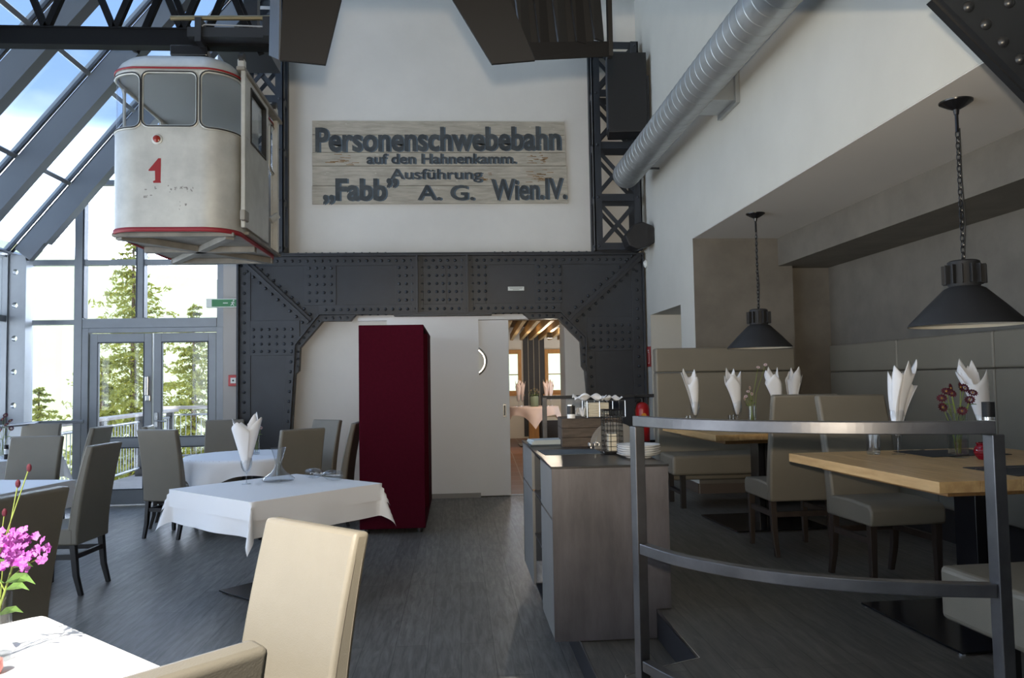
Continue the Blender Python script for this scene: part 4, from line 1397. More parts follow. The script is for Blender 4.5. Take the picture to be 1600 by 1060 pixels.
MB().lathe([(0.080, 0.055), (0.083, 0.07), (0.083, 0.43), (0.075, 0.47), (0.05, 0.50), (0.02, 0.515), (0.0, 0.516)], n=28).build('cylinder', EXTR, fx, smooth=True)
MB().lathe([(0.022, 0.51), (0.022, 0.56), (0.0, 0.565)], n=14).bar((0.0, 0, 0.57), (-0.09, -0.02, 0.58), 0.02, 0.012).bar((0.0, 0, 0.55), (-0.09, -0.02, 0.53), 0.02, 0.012).build('valve', BLACKP, fx, smooth=True)
MB().tube([(0.02, 0, 0.54), (-0.07, -0.03, 0.52), (-0.10, -0.03, 0.42), (-0.098, -0.03, 0.25)], 0.009, 8).build('hose', RUB, fx, smooth=True)
MB().lathe([(0.030, 0), (0.0, 0.0005)], n=24, M=Matrix.Translation((0.0, -0.0845, 0.36)) @ Matrix.Rotation(PI / 2, 4, 'X')).build('round_label', YEL, fx)
MB().box(-0.03, 0.03, 0.08, 0.10, 0.2, 0.42).build('bracket', BLACKP, fx)

# ------------------------------------------------------------------ chairs
def make_chair(back_z, legm, label='x'):
    t = empty('dining_chair', (0, 0, 0), 0, label, 'chair')
    w = 0.225
    # seat cushion
    s = MB()
    pf_ = [(-0.215, 0.36), (0.215, 0.36), (0.225, 0.40), (0.222, 0.455), (0.195, 0.475), (0.0, 0.485), (-0.215, 0.478)]
    s.prism([(y, z) for y, z in pf_], -w, w, 'x')
    s.build('seat', LEATH, t, bevel=0.014, seg=3, smooth=True)
    # back: curved slab from the seat frame up, leaning rearward
    n = 10
    front, rear = [], []
    for i in range(n + 1):
        f = i / n
        z = 0.36 + (back_z - 0.36) * f
        y = -0.165 - 0.135 * f ** 1.5
        th = 0.085 - 0.030 * f
        front.append((y, z)); rear.append((y - th, z - 0.006 * f))
    bk = MB()
    poly = front + rear[::-1]
    bk.prism(poly, -w + 0.002, w - 0.002, 'x')
    B = bk.build('backrest', LEATH, t, bevel=0.014, seg=3, smooth=True)
    sm = MB()
    for sx in (-1, 1):
        x = sx * (w - 0.0022)
        sm.tube([(x, p[0] - 0.016, p[1]) for p in front[1:-1]], 0.0014, 5)
        sm.tube([(x, p[0] + 0.016, p[1]) for p in rear[1:-1]], 0.0014, 5)
    sm.build('stitching', SEAM, B)
    for sx in (-1, 1):
        a = MB()
        x = sx * 0.195
        a.add([(x + dx, 0.175 + dy, z) for z, q in ((0.0, 0.015), (0.37, 0.021)) for dx, dy in ((-q, -q), (q, -q), (q, q), (-q, q))],
              [(3, 2, 1, 0), (4, 5, 6, 7), (0, 1, 5, 4), (1, 2, 6, 5), (2, 3, 7, 6), (3, 0, 4, 7)])
        a.build('leg', legm, t, bevel=0.003)
        a = MB()
        vs = []
        for y, z, q in ((-0.265, 0.0, 0.015), (-0.228, 0.14, 0.018), (-0.205, 0.37, 0.021)):
            vs += [(x + dx, y + dy, z) for dx, dy in ((-q, -q), (q, -q), (q, q), (-q, q))]
        a.add(vs, [(3, 2, 1, 0), (8, 9, 10, 11)] + [(k + o, (k + 1) % 4 + o, (k + 1) % 4 + 4 + o, k + 4 + o) for o in (0, 4) for k in range(4)])
        a.build('leg', legm, t, bevel=0.003)
        MB().box(x - 0.011, x + 0.011, -0.215, 0.165, 0.255, 0.29).build('stretcher', legm, t)
    MB().box(-0.185, 0.185, -0.225, -0.203, 0.255, 0.29).build('stretcher', legm, t)
    return t
def face(dx, dy):
    """rotation that turns +Y to (dx,dy)"""
    return math.atan2(-dx, dy)
cl = make_chair(1.075, LEGB)
LEFT = [  # seat centre x, y, facing, label
    (-0.66, 2.20, (-0.68, -0.73), 'sunlit beige leather chair at the far side of the near white table', 'chairs at the near white table'),
    (-0.72, 1.42, (-0.72, 0.70), 'chair cut off at the bottom edge of the photo, near side of the near table', 'chairs at the near white table'),
    (-2.08, 3.42, (-0.96, 0.22), 'large grey leather chair back at the left edge behind the magenta flowers', 'chairs on the left'),
    (-2.98, 6.13, (-1.0, 0.06), 'grey leather chair with full back and legs visible, right of the left middle table', 'chairs on the left'),
    (-3.73, 6.90, (-0.05, -1.0), 'grey leather chair on the far side of the left middle table', 'chairs on the left'),
    (-4.17, 8.78, (-1.0, 0.02), 'grey leather chair seen edge-on before the glazed door, behind the edge-on near one', 'chairs on the left'),
    (-4.97, 9.44, (0.0, -1.0), 'grey leather chair in the far left corner against the narrow glass pane', 'chairs on the left'),
    (-2.83, 8.20, (0.32, 0.95), 'grey leather chair with its back to us left of the round table', 'chairs around the round table'),
    (-3.02, 8.78, (0.97, 0.2), 'grey leather chair mostly hidden behind another, left of the round table', 'chairs around the round table'),
    (-2.80, 9.48, (0.12, -1.0), 'grey leather chair on the far left side of the round table, before the portal leg', 'chairs around the round table'),
    (-1.66, 7.76, (-0.62, 0.78), 'grey leather chair with its back to us, near right of the round table', 'chairs around the round table'),
    (-1.72, 9.02, (-0.62, -0.78), 'grey leather chair against the white wall right of the round table', 'chairs around the round table'),
    (-1.41, 8.55, (-1.0, 0.05), 'narrow edge-on grey chair partly hidden by the wine red cabinet', 'chairs around the round table'),
]
for i, (x, y, d, lab, gp) in enumerate(LEFT):
    place(cl, i > 0, (x, y, 0), face(*d), lab, gp)
cn_ = make_chair(1.075, LEGW)
NICHE = [
    (2.29, 5.36, (0.0, 1.0), 'taupe leather chair with its back to us between the two oak tables', 'chairs at the oak tables'),
    (2.46, 4.41, (0.06, -1.0), 'taupe leather chair facing us at the far side of the near oak table', 'chairs at the oak tables'),
]
for i, (x, y, d, lab, gp) in enumerate(NICHE):
    place(cn_, i > 0, (x, y, PZ), face(*d), lab, gp)

# ------------------------------------------------------------------ upholstered benches
b1 = empty('upholstered_bench', (1.93, 7.62, PZ), 0, 'high-backed taupe leather bench across the far end of the niche', 'bench')
for z0, z1 in ((0.20, 1.245), (1.25, 1.485)):
    MB().box(0, 1.40, -0.12, 0.0, z0, z1).build('back_panel', LEATH, b1, bevel=0.018, seg=3)
MB().box(0.02, 1.40, -0.56, -0.10, 0.30, 0.48).build('seat', LEATH, b1, bevel=0.025, seg=3)
for x in (0.12, 1.30):
    for y in (-0.52, -0.12):
        MB().box(x - 0.022, x + 0.022, y - 0.022, y + 0.022, 0, 0.30).build('leg', LEGB, b1)
MB().box(0.10, 0.14, -0.52, -0.12, 0.12, 0.15).build('stretcher', LEGB, b1)
b2_ = empty('long_bench', (3.985, 7.90, PZ), 0, 'long taupe leather wall bench with panelled back along the right wall', 'bench')
yy = [0.0, -1.25, -2.5, -3.8, -5.1, -6.4]
for a, b in zip(yy[:-1], yy[1:]):
    MB().box(-0.11, 0, b + 0.002, a - 0.002, 0.30, 1.225).build('back_panel', LEATH, b2_, bevel=0.016, seg=3)
    MB().box(-0.11, 0, b + 0.002, a - 0.002, 1.23, 1.50).build('back_panel', LEATH, b2_, bevel=0.016, seg=3)
    MB().box(-0.58, -0.10, b + 0.002, a - 0.002, 0.24, 0.48).build('seat', LEATH, b2_, bevel=0.025, seg=3)
MB().box(-0.52, -0.05, -6.38, -0.02, 0.0, 0.24).build('plinth', LEGB, b2_)
b3 = empty('upholstered_stool_bench', (1.82, 2.90, PZ), math.radians(3), 'taupe leather bench seat behind the right railing post at the lower right', 'bench')
MB().box(0.0, 1.35, -0.50, 0.0, 0.27, 0.47).build('seat', LEATH, b3, bevel=0.022, seg=3)
MB().tube([(0.006, -0.48, 0.452), (0.006, -0.02, 0.452)], 0.003, 5).build('stitching', SEAM, b3)
for x in (0.22, 1.2):
    for y in (-0.42, -0.08):
        MB().box(x - 0.022, x + 0.022, y - 0.022, y + 0.022, 0, 0.28).build('leg', LEGB, b3)

# ------------------------------------------------------------------ oak tables
def oak_table():
    t = empty('oak_table', (0, 0, 0), 0, 'x', 'table', 'square oak tables in the niche')
    n = 7
    w = 1.25
    tp = MB()
    for k in range(n):
        x0, x1 = -w / 2 + w * k / n, -w / 2 + w * (k + 1) / n
        tp.box(x0 + 0.0004, x1 - 0.0004, -w / 2, w / 2, 0.725, 0.77)
    tp.build('tabletop', OAK, t, bevel=0.002)
    MB().box(-0.50, 0.50, -0.50, 0.50, 0.690, 0.724).build('underframe', OAKD, t, bevel=0.003)
    MB().box(-0.055, -0.005, -0.075, 0.075, 0.014, 0.69).box(0.005, 0.055, -0.075, 0.075, 0.014, 0.69).build('column', BLACKM, t, bevel=0.003)
    MB().box(-0.38, 0.38, -0.38, 0.38, 0.006, 0.016).build('base_plate', BLACKM, t, bevel=0.002)
    for x in (-0.36, 0.36):
        for y in (-0.36, 0.36):
            MB().lathe([(0.02, 0), (0.02, 0.007)], (x, y, 0), 10).build('glider', CHROME, t)
    return t
ot = oak_table()
place(ot, False, (2.475, 3.63, PZ), math.radians(3), 'nearer square oak table on a black column, before the near pendant lamp')
place(ot, True, (2.475, 6.30, PZ), math.radians(3), 'farther square oak table in front of the high-backed bench')

# ------------------------------------------------------------------ tables with cloths
def cloth_mesh(hw, hl, over, fold=True, ripple=0.012, seed=0, thick=0.0):
    """cloth laid on a rectangle 2hw x 2hl, hanging `over` past each edge"""
    rnd = random.Random(seed)
    mb = MB()
    step = 0.03
    nx = int(2 * (hw + over) / step); ny = int(2 * (hl + over) / step)
    ph = [rnd.uniform(0, 6) for _ in range(4)]
    for j in range(ny + 1):
        for i in range(nx + 1):
            u = -(hw + over) + 2 * (hw + over) * i / nx
            v = -(hl + over) + 2 * (hl + over) * j / ny
            du, dv = max(abs(u) - hw, 0), max(abs(v) - hl, 0)
            su, sv = (1 if u > 0 else -1), (1 if v > 0 else -1)
            r = math.hypot(du, dv)
            cu, cv = max(-hw, min(hw, u)), max(-hl, min(hl, v))
            if r < 1e-6:
                mb.v.append((cu, cv, 0.0))
                continue
            a = math.atan2(dv, du)
            t = r / max(over, 1e-6)
            flare = 0.008 + r * (0.05 + 0.30 * math.sin(2 * a) ** 2 * (1 if du > 0 and dv > 0 else 0))
            if dv == 0 or du == 0:
                along = v if dv == 0 else u
                flare += ripple * t * (math.sin(along * 7 + ph[0]) + 0.6 * math.sin(along * 13 + ph[1]))
            du_, dv_ = math.cos(a), math.sin(a)
            drop = math.sqrt(max(r * r - (flare * 0.7) ** 2, 0)) if r > flare else r * 0.9
            drop = max(0, drop - 0.004)
            mb.v.append((cu + su * du_ * flare, cv + sv * dv_ * flare, -drop))
    for j in range(ny):
        for i in range(nx):
            q = j * (nx + 1) + i
            mb.f.append((q, q + 1, q + nx + 2, q + nx + 1))
    return mb
def pedestal(name, loc, rz, label, hw, hl, plate=0.28, round_=False, group=None):
    t = empty(name, loc, rz, label, 'table', group)
    if round_:
        MB().lathe([(0, 0.715), (hw, 0.715), (hw, 0.742), (0, 0.742)], n=40).build('tabletop', OAKD, t)
    else:
        MB().box(-hw, hw, -hl, hl, 0.715, 0.742).build('tabletop', OAKD, t)
    MB().box(-0.045, 0.045, -0.045, 0.045, 0.014, 0.715).build('column', BLACKM, t, bevel=0.003)
    MB().box(-plate, plate, -plate, plate, 0.008, 0.018).build('base_plate', BLACKM, t, bevel=0.002)
    for x in (-plate + 0.02, plate - 0.02):
        for y in (-plate + 0.02, plate - 0.02):
            MB().lathe([(0.018, 0), (0.018, 0.009)], (x, y, 0), 10).build('glider', CHROME, t)
    return t
def lay_cloth(mb, loc, rz, label, group='white tablecloths'):
    o = mb.build('tablecloth', CLOTH, None, smooth=True, loc=loc, rz=rz, auto=70)
    return tag(o, label, 'tablecloth', group)
A45 = math.radians(46)
pedestal('square_table', (-1.33, 5.87, 0), A45, 'square pedestal table under the two white cloths in the centre', 0.52, 0.52, 0.29)
lay_cloth(cloth_mesh(0.524, 0.524, 0.235, seed=3, ripple=0.016), (-1.33, 5.87, 0.747), A45, 'long white undercloth hanging lowest on the centre table')
lay_cloth(cloth_mesh(0.532, 0.532, 0.125, seed=9, ripple=0.004), (-1.33, 5.87, 0.7515), A45, 'white top cloth on the centre table with the decanter')
A = math.atan2(-0.68, 0.735)
pedestal('square_table', (-1.27, 1.96, 0), A, 'pedestal table under the sunlit cloth in the near left corner', 0.60, 0.48, 0.28)
lay_cloth(cloth_mesh(0.604, 0.484, 0.22, seed=4), (-1.27, 1.96, 0.7475), A, 'sunlit overexposed white tablecloth in the near left corner')
pedestal('square_table', (-3.72, 6.25, 0), math.radians(-10), 'pedestal table at the left, behind the large grey chair back', 0.50, 0.50, 0.26)
lay_cloth(cloth_mesh(0.504, 0.504, 0.22, seed=5), (-3.72, 6.25, 0.7475), math.radians(-10), 'white tablecloth on the left middle table')
pedestal('square_table', (-4.88, 8.88, 0), math.radians(48), 'pedestal table in the far left corner by the windows', 0.40, 0.40, 0.25)
lay_cloth(cloth_mesh(0.404, 0.404, 0.22, seed=6), (-4.88, 8.88, 0.7475), math.radians(48), 'white tablecloth on the far left table by the windows')
RT = (-2.25, 8.58)
pedestal('round_table', (*RT, 0), 0, 'round pedestal table before the left portal leg', 0.64, 0.64, 0.30, True)
def round_cloth(R, half, seed):
    mb = MB()
    n = 56
    for j in range(n + 1):
        for i in range(n + 1):
            u, v = -half + 2 * half * i / n, -half + 2 * half * j / n
            r = math.hypot(u, v); a = math.atan2(v, u)
            if r <= R:
                mb.v.append((u, v, 0))
            else:
                d = r - R
                fl = 0.008 + d * (0.10 + 0.16 * math.sin(a * 8 + seed) * min(1, d / 0.15))
                mb.v.append(((R + fl) * math.cos(a), (R + fl) * math.sin(a), -d * 0.96))
    for j in range(n):
        for i in range(n):
            q = j * (n + 1) + i
            mb.f.append((q, q + 1, q + n + 2, q + n + 1))
    return mb
lay_cloth(round_cloth(0.645, 0.80, 1.0), (*RT, 0.7475), 0.26, 'white tablecloth draped over the round table')

# ------------------------------------------------------------------ small table things
def wine_glass(loc, label, group, lying=None, rz=0.0):
    t = empty('wine_glass', loc, rz, label, 'glass', group)
    M = lying or Matrix.Identity(4)
    MB().shell([(0.033, 0.235), (0.039, 0.20), (0.041, 0.165), (0.036, 0.125), (0.022, 0.098), (0.006, 0.088), (0.0045, 0.082)], n=24, M=M).build('bowl', CLEAR, t, smooth=True, auto=80)
    MB().shell([(0.0045, 0.086), (0.004, 0.05), (0.0045, 0.012), (0.010, 0.005), (0.034, 0.001), (0.034, 0.0)], n=24, M=M).build('stem_and_foot', CLEAR, t, smooth=True, auto=80)
    return t
def napkin(loc, h, w, seed, label, group, lean=(0.0, 0.0), m=None):
    """napkin rolled into a cone with pointed corners, standing in a glass"""
    rnd = random.Random(seed)
    mb = MB()
    for layer in range(3):
        n = 30
        rows = 9
        a0 = rnd.uniform(0, 6.28)
        turn = (4.2, 3.6, 2.6)[layer]
        k = 1 - 0.16 * layer
        vs = []
        p1, p2 = rnd.uniform(0.1, 0.35), rnd.uniform(0.62, 0.9)
        for j in range(rows + 1):
            f = j / rows
            for i in range(n + 1):
                g = i / n
                a = a0 + turn * g
                pk = max(0, 1 - abs(g - p1) / 0.20) * 0.9 + max(0, 1 - abs(g - p2) / 0.24) * 1.0
                top = h * (0.66 + 0.08 * layer + 0.20 * pk)
                z = top * f
                r = (0.010 + (w - 0.010) * (f ** 0.85) * (top / h)) * k * (1 + 0.13 * f * math.sin(3 * a + seed))
                r += 0.012 * f * g
                vs.append((r * math.cos(a) + lean[0] * f * f, r * math.sin(a) + lean[1] * f * f, z))
        mb.add(vs, [(j * (n + 1) + i, j * (n + 1) + i + 1, (j + 1) * (n + 1) + i + 1, (j + 1) * (n + 1) + i) for j in range(rows) for i in range(n)])
    o = mb.build('folded_napkin', m or NAP, None, smooth=True, loc=(loc[0], loc[1], loc[2] + 0.10), solid=0.0025, auto=80)
    return tag(o, label, 'napkin', group)
def tumbler(loc, label, group, r=0.028, h=0.10):
    t = MB().shell([(r, h), (r * 0.97, 0.012), (r * 0.8, 0.010)], n=20).lathe([(0, 0.012), (r * 0.96, 0.010), (r * 0.94, 0.0), (0, 0)], n=20).build('water_tumbler', CLEAR, None, smooth=True, loc=loc)
    return tag(t, label, 'glass', group)
def vase(loc, label, r, h, square=False):
    t = empty('glass_vase', loc, 0, label, 'vase')
    b = MB()
    if square:
        b.box(-r, r, -r, r, 0, 0.015)
        for s in (-1, 1):
            b.box(*sorted((s * r, s * (r - 0.004))), -r, r, 0.015, h).box(-r, r, *sorted((s * r, s * (r - 0.004))), 0.015, h)
        b.build('body', CLEAR, t)
    else:
        b.shell([(r, h), (r, 0.01)], n=28).lathe([(0, 0.014), (r, 0.014), (r, 0), (0, 0)], n=28)
        b.build('body', CLEAR, t, smooth=True)
    return t
def flower(loc, label, heads, petal_m, kind='daisy', leaves=(), core=YCORE, size=0.02):
    """heads: list of local (x,y,z); stems start at (0,0,0.02)"""
    t = empty('cut_flower' if len(heads) == 1 else 'flower_bunch', loc, 0, label, 'flowers')
    st = MB()
    for i, hd in enumerate(heads):
        x0 = 0.012 * math.cos(i * 2.1); y0 = 0.012 * math.sin(i * 2.1)
        st.tube([(x0, y0, 0.02), (x0 + (hd[0] - x0) * 0.25, y0 + (hd[1] - y0) * 0.25, hd[2] * 0.55), hd], 0.0018, 5)
    st.build('stem', STEM, t)
    if leaves:
        lf = MB()
        for (x, y, z, a, L) in leaves:
            d = Vector((math.cos(a), math.sin(a), 0.35)).normalized()
            s = Vector((-math.sin(a), math.cos(a), 0)) * (L * 0.19)
            p = Vector((x, y, z))
            lf.add([p, p + d * L * 0.35 + s, p + d * L * 0.75 + s * 0.7 - Vector((0, 0, L * 0.08)), p + d * L - Vector((0, 0, L * 0.25)), p + d * L * 0.75 - s * 0.7 - Vector((0, 0, L * 0.08)), p + d * L * 0.35 - s, p + d * L * 0.5 - Vector((0, 0, L * 0.06))],
                   [(0, 1, 6), (1, 2, 6), (2, 3, 6), (3, 4, 6), (4, 5, 6), (5, 0, 6)])
        lf.build('leaf', LEAF, t, solid=0.0008)
    for i, hd in enumerate(heads):
        rnd = random.Random(i * 7 + 1)
        p = Vector(hd)
        ax = Vector((rnd.uniform(-.6, .6), -0.8, rnd.uniform(0.1, 0.9))).normalized()
        s = ax.cross(Vector((0, 0, 1))).normalized(); u = s.cross(ax)
        b = MB()
        if kind == 'daisy':
            for k in range(12):
                a = 2 * PI * k / 12
                d = s * math.cos(a) + u * math.sin(a); e = s * -math.sin(a) + u * math.cos(a)
                b.add([p + d * size * 0.2, p + d * size * 0.7 + e * size * 0.2 + ax * 0.003, p + d * size, p + d * size * 0.7 - e * size * 0.2 + ax * 0.003], [(0, 1, 2, 3)])
            h = b.build('flower_head', petal_m, t, solid=0.0006)
            MB().ball(p + ax * 0.002, size * 0.18, 8, 5).build('flower_heart', core, h, smooth=True)
        else:
            b.ball(p, size, 8, 6, (0.7, 0.7, 1.2)).build('bud', petal_m, t, smooth=True)
    return t
def mill(loc, label, h=0.20, r=0.023):
    t = empty('pepper_mill', loc, 0, label, 'pepper mill')
    MB().lathe([(0, 0), (r, 0), (r, h * 0.36), (0, h * 0.36)], n=20).build('base', BLACKP, t, smooth=True)
    MB().lathe([(0, h * 0.36), (r * 0.95, h * 0.36), (r * 0.95, h * 0.66), (0, h * 0.66)], n=20).build('white_band', PORC, t, smooth=True)
    MB().lathe([(0, h * 0.66), (r, h * 0.66), (r, h * 0.72), (0, h * 0.72)], n=20).build('steel_ring', CHROME, t, smooth=True)
    MB().lathe([(0, h * 0.72), (r, h * 0.72), (r, h), (0, h)], n=20).build('black_cap', BLACKP, t, smooth=True)
    return t
def placemat(loc, rz, w, l, label, m, group):
    return tag(MB().box(-w / 2, w / 2, -l / 2, l / 2, 0, 0.003).build('placemat', m, None, loc=loc, rz=rz), label, 'placemat', group)
def fork(loc, rz, label, group):
    t = empty('fork', loc, rz, label, 'fork', group)
    MB().bar((-0.09, 0, 0.002), (0.03, 0, 0.006), 0.010, 0.002).build('handle', CHROME, t)
    b = MB().bar((0.03, 0, 0.006), (0.055, 0, 0.004), 0.018, 0.002)
    for k in range(4):
        b.bar((0.055, -0.0075 + 0.005 * k, 0.004), (0.095, -0.0075 + 0.005 * k, 0.007), 0.0024, 0.0018)
    b.build('tines', CHROME, t)
    return t

TZ = PZ + 0.77 + 0.0005
GN, GG, GT = 'folded napkins standing in glasses', 'wine glasses with napkins', 'water tumblers on the oak tables'
spots = [  # x, y, lean, seed, where
    (2.33, 4.02, (0.05, 0.0), 2, 'nearest the rail on the near oak table'),
    (2.83, 4.05, (-0.05, 0.0), 7, 'behind the dark red flowers on the near oak table'),
    (3.03, 3.78, (-0.02, 0.02), 12, 'cut off at the right edge of the photo'),
    (2.03, 6.60, (-0.03, 0.0), 5, 'at the left end of the far oak table'),
    (2.40, 6.60, (-0.04, 0.0), 3, 'beside the small pale flowers on the far oak table'),
    (2.70, 6.45, (-0.04, 0.0), 4, 'left one of the pair above the chair back'),
    (2.90, 6.60, (0.02, 0.0), 6, 'right one of the pair above the chair back'),
]
for x, y, ln, sd_, wh in spots:
    wine_glass((x, y, TZ), 'stemmed wine glass holding the napkin ' + wh, GG)
    napkin((x, y, TZ), 0.40, 0.080, sd_, 'white folded napkin ' + wh, GN, ln)
tumbler((2.22, 4.07, TZ), 'small water tumbler left of the wine glass on the near oak table', GT, 0.036, 0.125)
tumbler((1.955, 6.55, TZ), 'small water tumbler at the left end of the far oak table', GT, 0.03, 0.10)
tumbler((2.335, 6.56, TZ), 'small water tumbler left of the pale flowers, far oak table', GT, 0.03, 0.10)
vase((2.53, 3.82, TZ), 'square glass vase with dark red flowers on the near oak table', 0.034, 0.225, True)
flower((2.53, 3.82, TZ), 'dark red daisies in the square vase on the near oak table', [(-0.075, 0, 0.30), (-0.055, -0.01, 0.335), (-0.02, 0.01, 0.35), (0.02, -0.01, 0.355), (0.055, 0.01, 0.35), (0.09, 0, 0.325), (0.06, -0.02, 0.29), (-0.085, -0.02, 0.255), (0.01, -0.03, 0.235), (-0.035, -0.02, 0.325)], MAROON,
       leaves=[(0.02, 0, 0.24, 0.3, 0.07), (0.03, 0, 0.25, 1.2, 0.06), (-0.02, 0, 0.24, 3.0, 0.06), (0.05, -0.01, 0.26, 0.1, 0.06), (0, 0, 0.26, 2.2, 0.07)], size=0.027)
mill((2.735, 3.87, TZ), 'black and white pepper mill beside the right railing post', 0.275, 0.03)
rc = empty('ruby_candle_glass', (2.59, 3.70, TZ), 0, 'ruby red bulbous candle glass on the near oak table', 'candle holder')
MB().lathe([(0, 0), (0.034, 0), (0.048, 0.02), (0.052, 0.04), (0.046, 0.062), (0.037, 0.070), (0.043, 0.082), (0.040, 0.082), (0.034, 0.072), (0.0, 0.06)], n=28).build('glass_body', REDG, rc, smooth=True)
rb_ = MB()
for k in range(4):
    z = 0.02 + 0.011 * k
    r = (0.048, 0.051, 0.052, 0.048)[k]
    rb_.tube([(r * math.cos(a * PI / 12), r * math.sin(a * PI / 12), z) for a in range(25)], 0.0022, 5, False)
rb_.build('ribs', REDG, rc, smooth=True)
placemat((2.62, 4.02, TZ), math.radians(4), 0.45, 0.32, 'charcoal placemat at the far side of the near oak table', DMAT, 'charcoal placemats')
placemat((2.50, 3.25, TZ), math.radians(4), 0.45, 0.32, 'charcoal placemat at the near side of the near oak table', DMAT, 'charcoal placemats')
placemat((2.60, 5.92, TZ), math.radians(4), 0.45, 0.30, 'charcoal placemat on the far oak table', DMAT, 'charcoal placemats')
fork((2.36, 3.30, TZ + 0.003), math.radians(-10), 'steel fork on the near placemat beside the railing post', 'steel forks')
fork((2.45, 4.13, TZ + 0.003), math.radians(4), 'steel fork on the far placemat of the near oak table', 'steel forks')
vase((2.44, 6.36, TZ), 'clear glass vase with small pale flowers on the far oak table', 0.034, 0.18)
flower((2.44, 6.36, TZ), 'small pale pink flowers with thin stems in the far oak table vase', [(-0.05, 0, 0.26), (-0.03, 0, 0.30), (-0.015, 0, 0.33), (-0.06, 0.01, 0.24), (0.0, 0, 0.28), (0.07, 0.02, 0.50), (0.13, 0.01, 0.52)], PALEF, leaves=[(0, 0, 0.2, 0.5, 0.06), (0, 0, 0.18, 2.5, 0.06), (0, 0, 0.22, 4.0, 0.05)], size=0.017)
mill((2.58, 6.28, TZ), 'small black pepper mill with white band on the far oak table', 0.20, 0.02)
tag(MB().lathe([(0, 0), (0.032, 0), (0.040, 0.03), (0.034, 0.055), (0.028, 0.052), (0, 0.03)], n=20).build('purple_candle_glass', PURG, None, smooth=True, loc=(2.52, 6.20, TZ)), 'low purple candle glass on the far oak table', 'candle holder')

# centre table
CZ = 0.7525
wine_glass((-1.59, 6.03, CZ), 'wine glass holding the big white napkin on the centre table', GG)
napkin((-1.59, 6.03, CZ), 0.43, 0.125, 21, 'big white folded napkin standing on the centre table', GN, (0.0, 0.0))
dc = empty('decanter', (-1.38, 6.15, CZ), 0, 'clear glass wine decanter with wide flat base on the centre table', 'decanter')
MB().shell([(0.056, 0.255), (0.050, 0.235), (0.036, 0.19), (0.026, 0.155), (0.024, 0.13), (0.034, 0.10), (0.062, 0.065), (0.105, 0.035), (0.123, 0.018), (0.118, 0.008), (0.07, 0.002), (0.0, 0.004)], n=36).build('body', CLEAR, dc, smooth=True, auto=80)
MB().tube([(0.056 * math.cos(k * PI / 16), 0.056 * math.sin(k * PI / 16), 0.255) for k in range(33)], 0.0022, 6, False).build('rim', CLEAR, dc, smooth=True)
for (x, y, rz, lb) in ((-1.12, 6.28, math.radians(150), 'wine glass lying on its side, left of the two beside the decanter'), (-0.98, 6.12, math.radians(-15), 'wine glass lying on its side, right of the two beside the decanter')):
    M = Matrix.Translation((0, 0, 0.041)) @ Matrix.Rotation(math.radians(92), 4, 'Y') @ Matrix.Translation((0, 0, -0.15))
    wine_glass((x, y, CZ), lb, 'lying wine glasses', M, rz)

# round table and far left table
vase((-2.17, 8.62, CZ - 0.003), 'clear vase with pink flowers on the round table', 0.035, 0.19)
flower((-2.17, 8.62, CZ - 0.003), 'small dusky pink flowers on the round table behind the napkin', [(-0.03, 0, 0.29), (0.0, 0, 0.31), (0.03, 0, 0.30), (0.05, 0, 0.28), (0.015, 0.01, 0.33)], PALEF, leaves=[(0, 0, 0.2, 0.4, 0.07), (0, 0, 0.2, 3.3, 0.07)], size=0.02)
tag(MB().lathe([(0, 0), (0.03, 0), (0.03, 0.12), (0.016, 0.17), (0.014, 0.21), (0, 0.21)], n=18).build('dark_bottle', mat('dark_bottle_glass', (0.05, 0.008, 0.012), 0.2), None, smooth=True, loc=(-2.30, 8.55, CZ - 0.003)), 'dark bottle beside the vase on the round table', 'bottle')
vase((-4.88, 8.78, CZ - 0.003), 'clear vase with dark flowers on the far left table', 0.04, 0.20)
flower((-4.88, 8.78, CZ - 0.003), 'dark red flowers on the far left table against the window', [(0.0, 0, 0.42), (0.04, 0, 0.36), (-0.06, 0, 0.34), (0.09, 0.0, 0.32), (0.03, 0, 0.46), (0.07, 0.02, 0.40), (-0.02, 0, 0.3)], MAROON, leaves=[(0, 0, 0.22, 0.5, 0.09), (0, 0, 0.2, 2.8, 0.08)], size=0.03)
mill((-4.78, 8.68, CZ - 0.003), 'small dark pepper mill on the far left table', 0.15, 0.022)

# near vase with the magenta flower head
VL = (-1.295, 2.30, CZ - 0.004)
vase(VL, 'clear glass vase at the near left edge of the photo', 0.045, 0.18)
nf_ = flower(VL, 'burnet buds on long thin stems standing above the magenta flower', [(0.045, 0.03, 0.48), (-0.02, 0.02, 0.43), (0.08, 0.02, 0.525), (-0.035, 0.02, 0.47), (0.01, 0.03, 0.40)], MAROON, kind='bud', size=0.010)
ph = empty('magenta_phlox', VL, 0, 'bright magenta flower cluster with green leaves in the near vase', 'flowers')
MB().tube([(0.0, 0.0, 0.02), (0.02, 0.0, 0.15), (0.055, 0.0, 0.27)], [0.004, 0.0035, 0.003], 8).tube([(0.03, 0, 0.19), (0.0, 0, 0.25), (-0.02, 0, 0.29)], 0.002, 6).tube([(0.04, 0, 0.22), (0.09, 0, 0.26), (0.12, 0, 0.275)], 0.002, 6).build('stem', STEM, ph, smooth=True)
rnd = random.Random(5)
pt = MB()
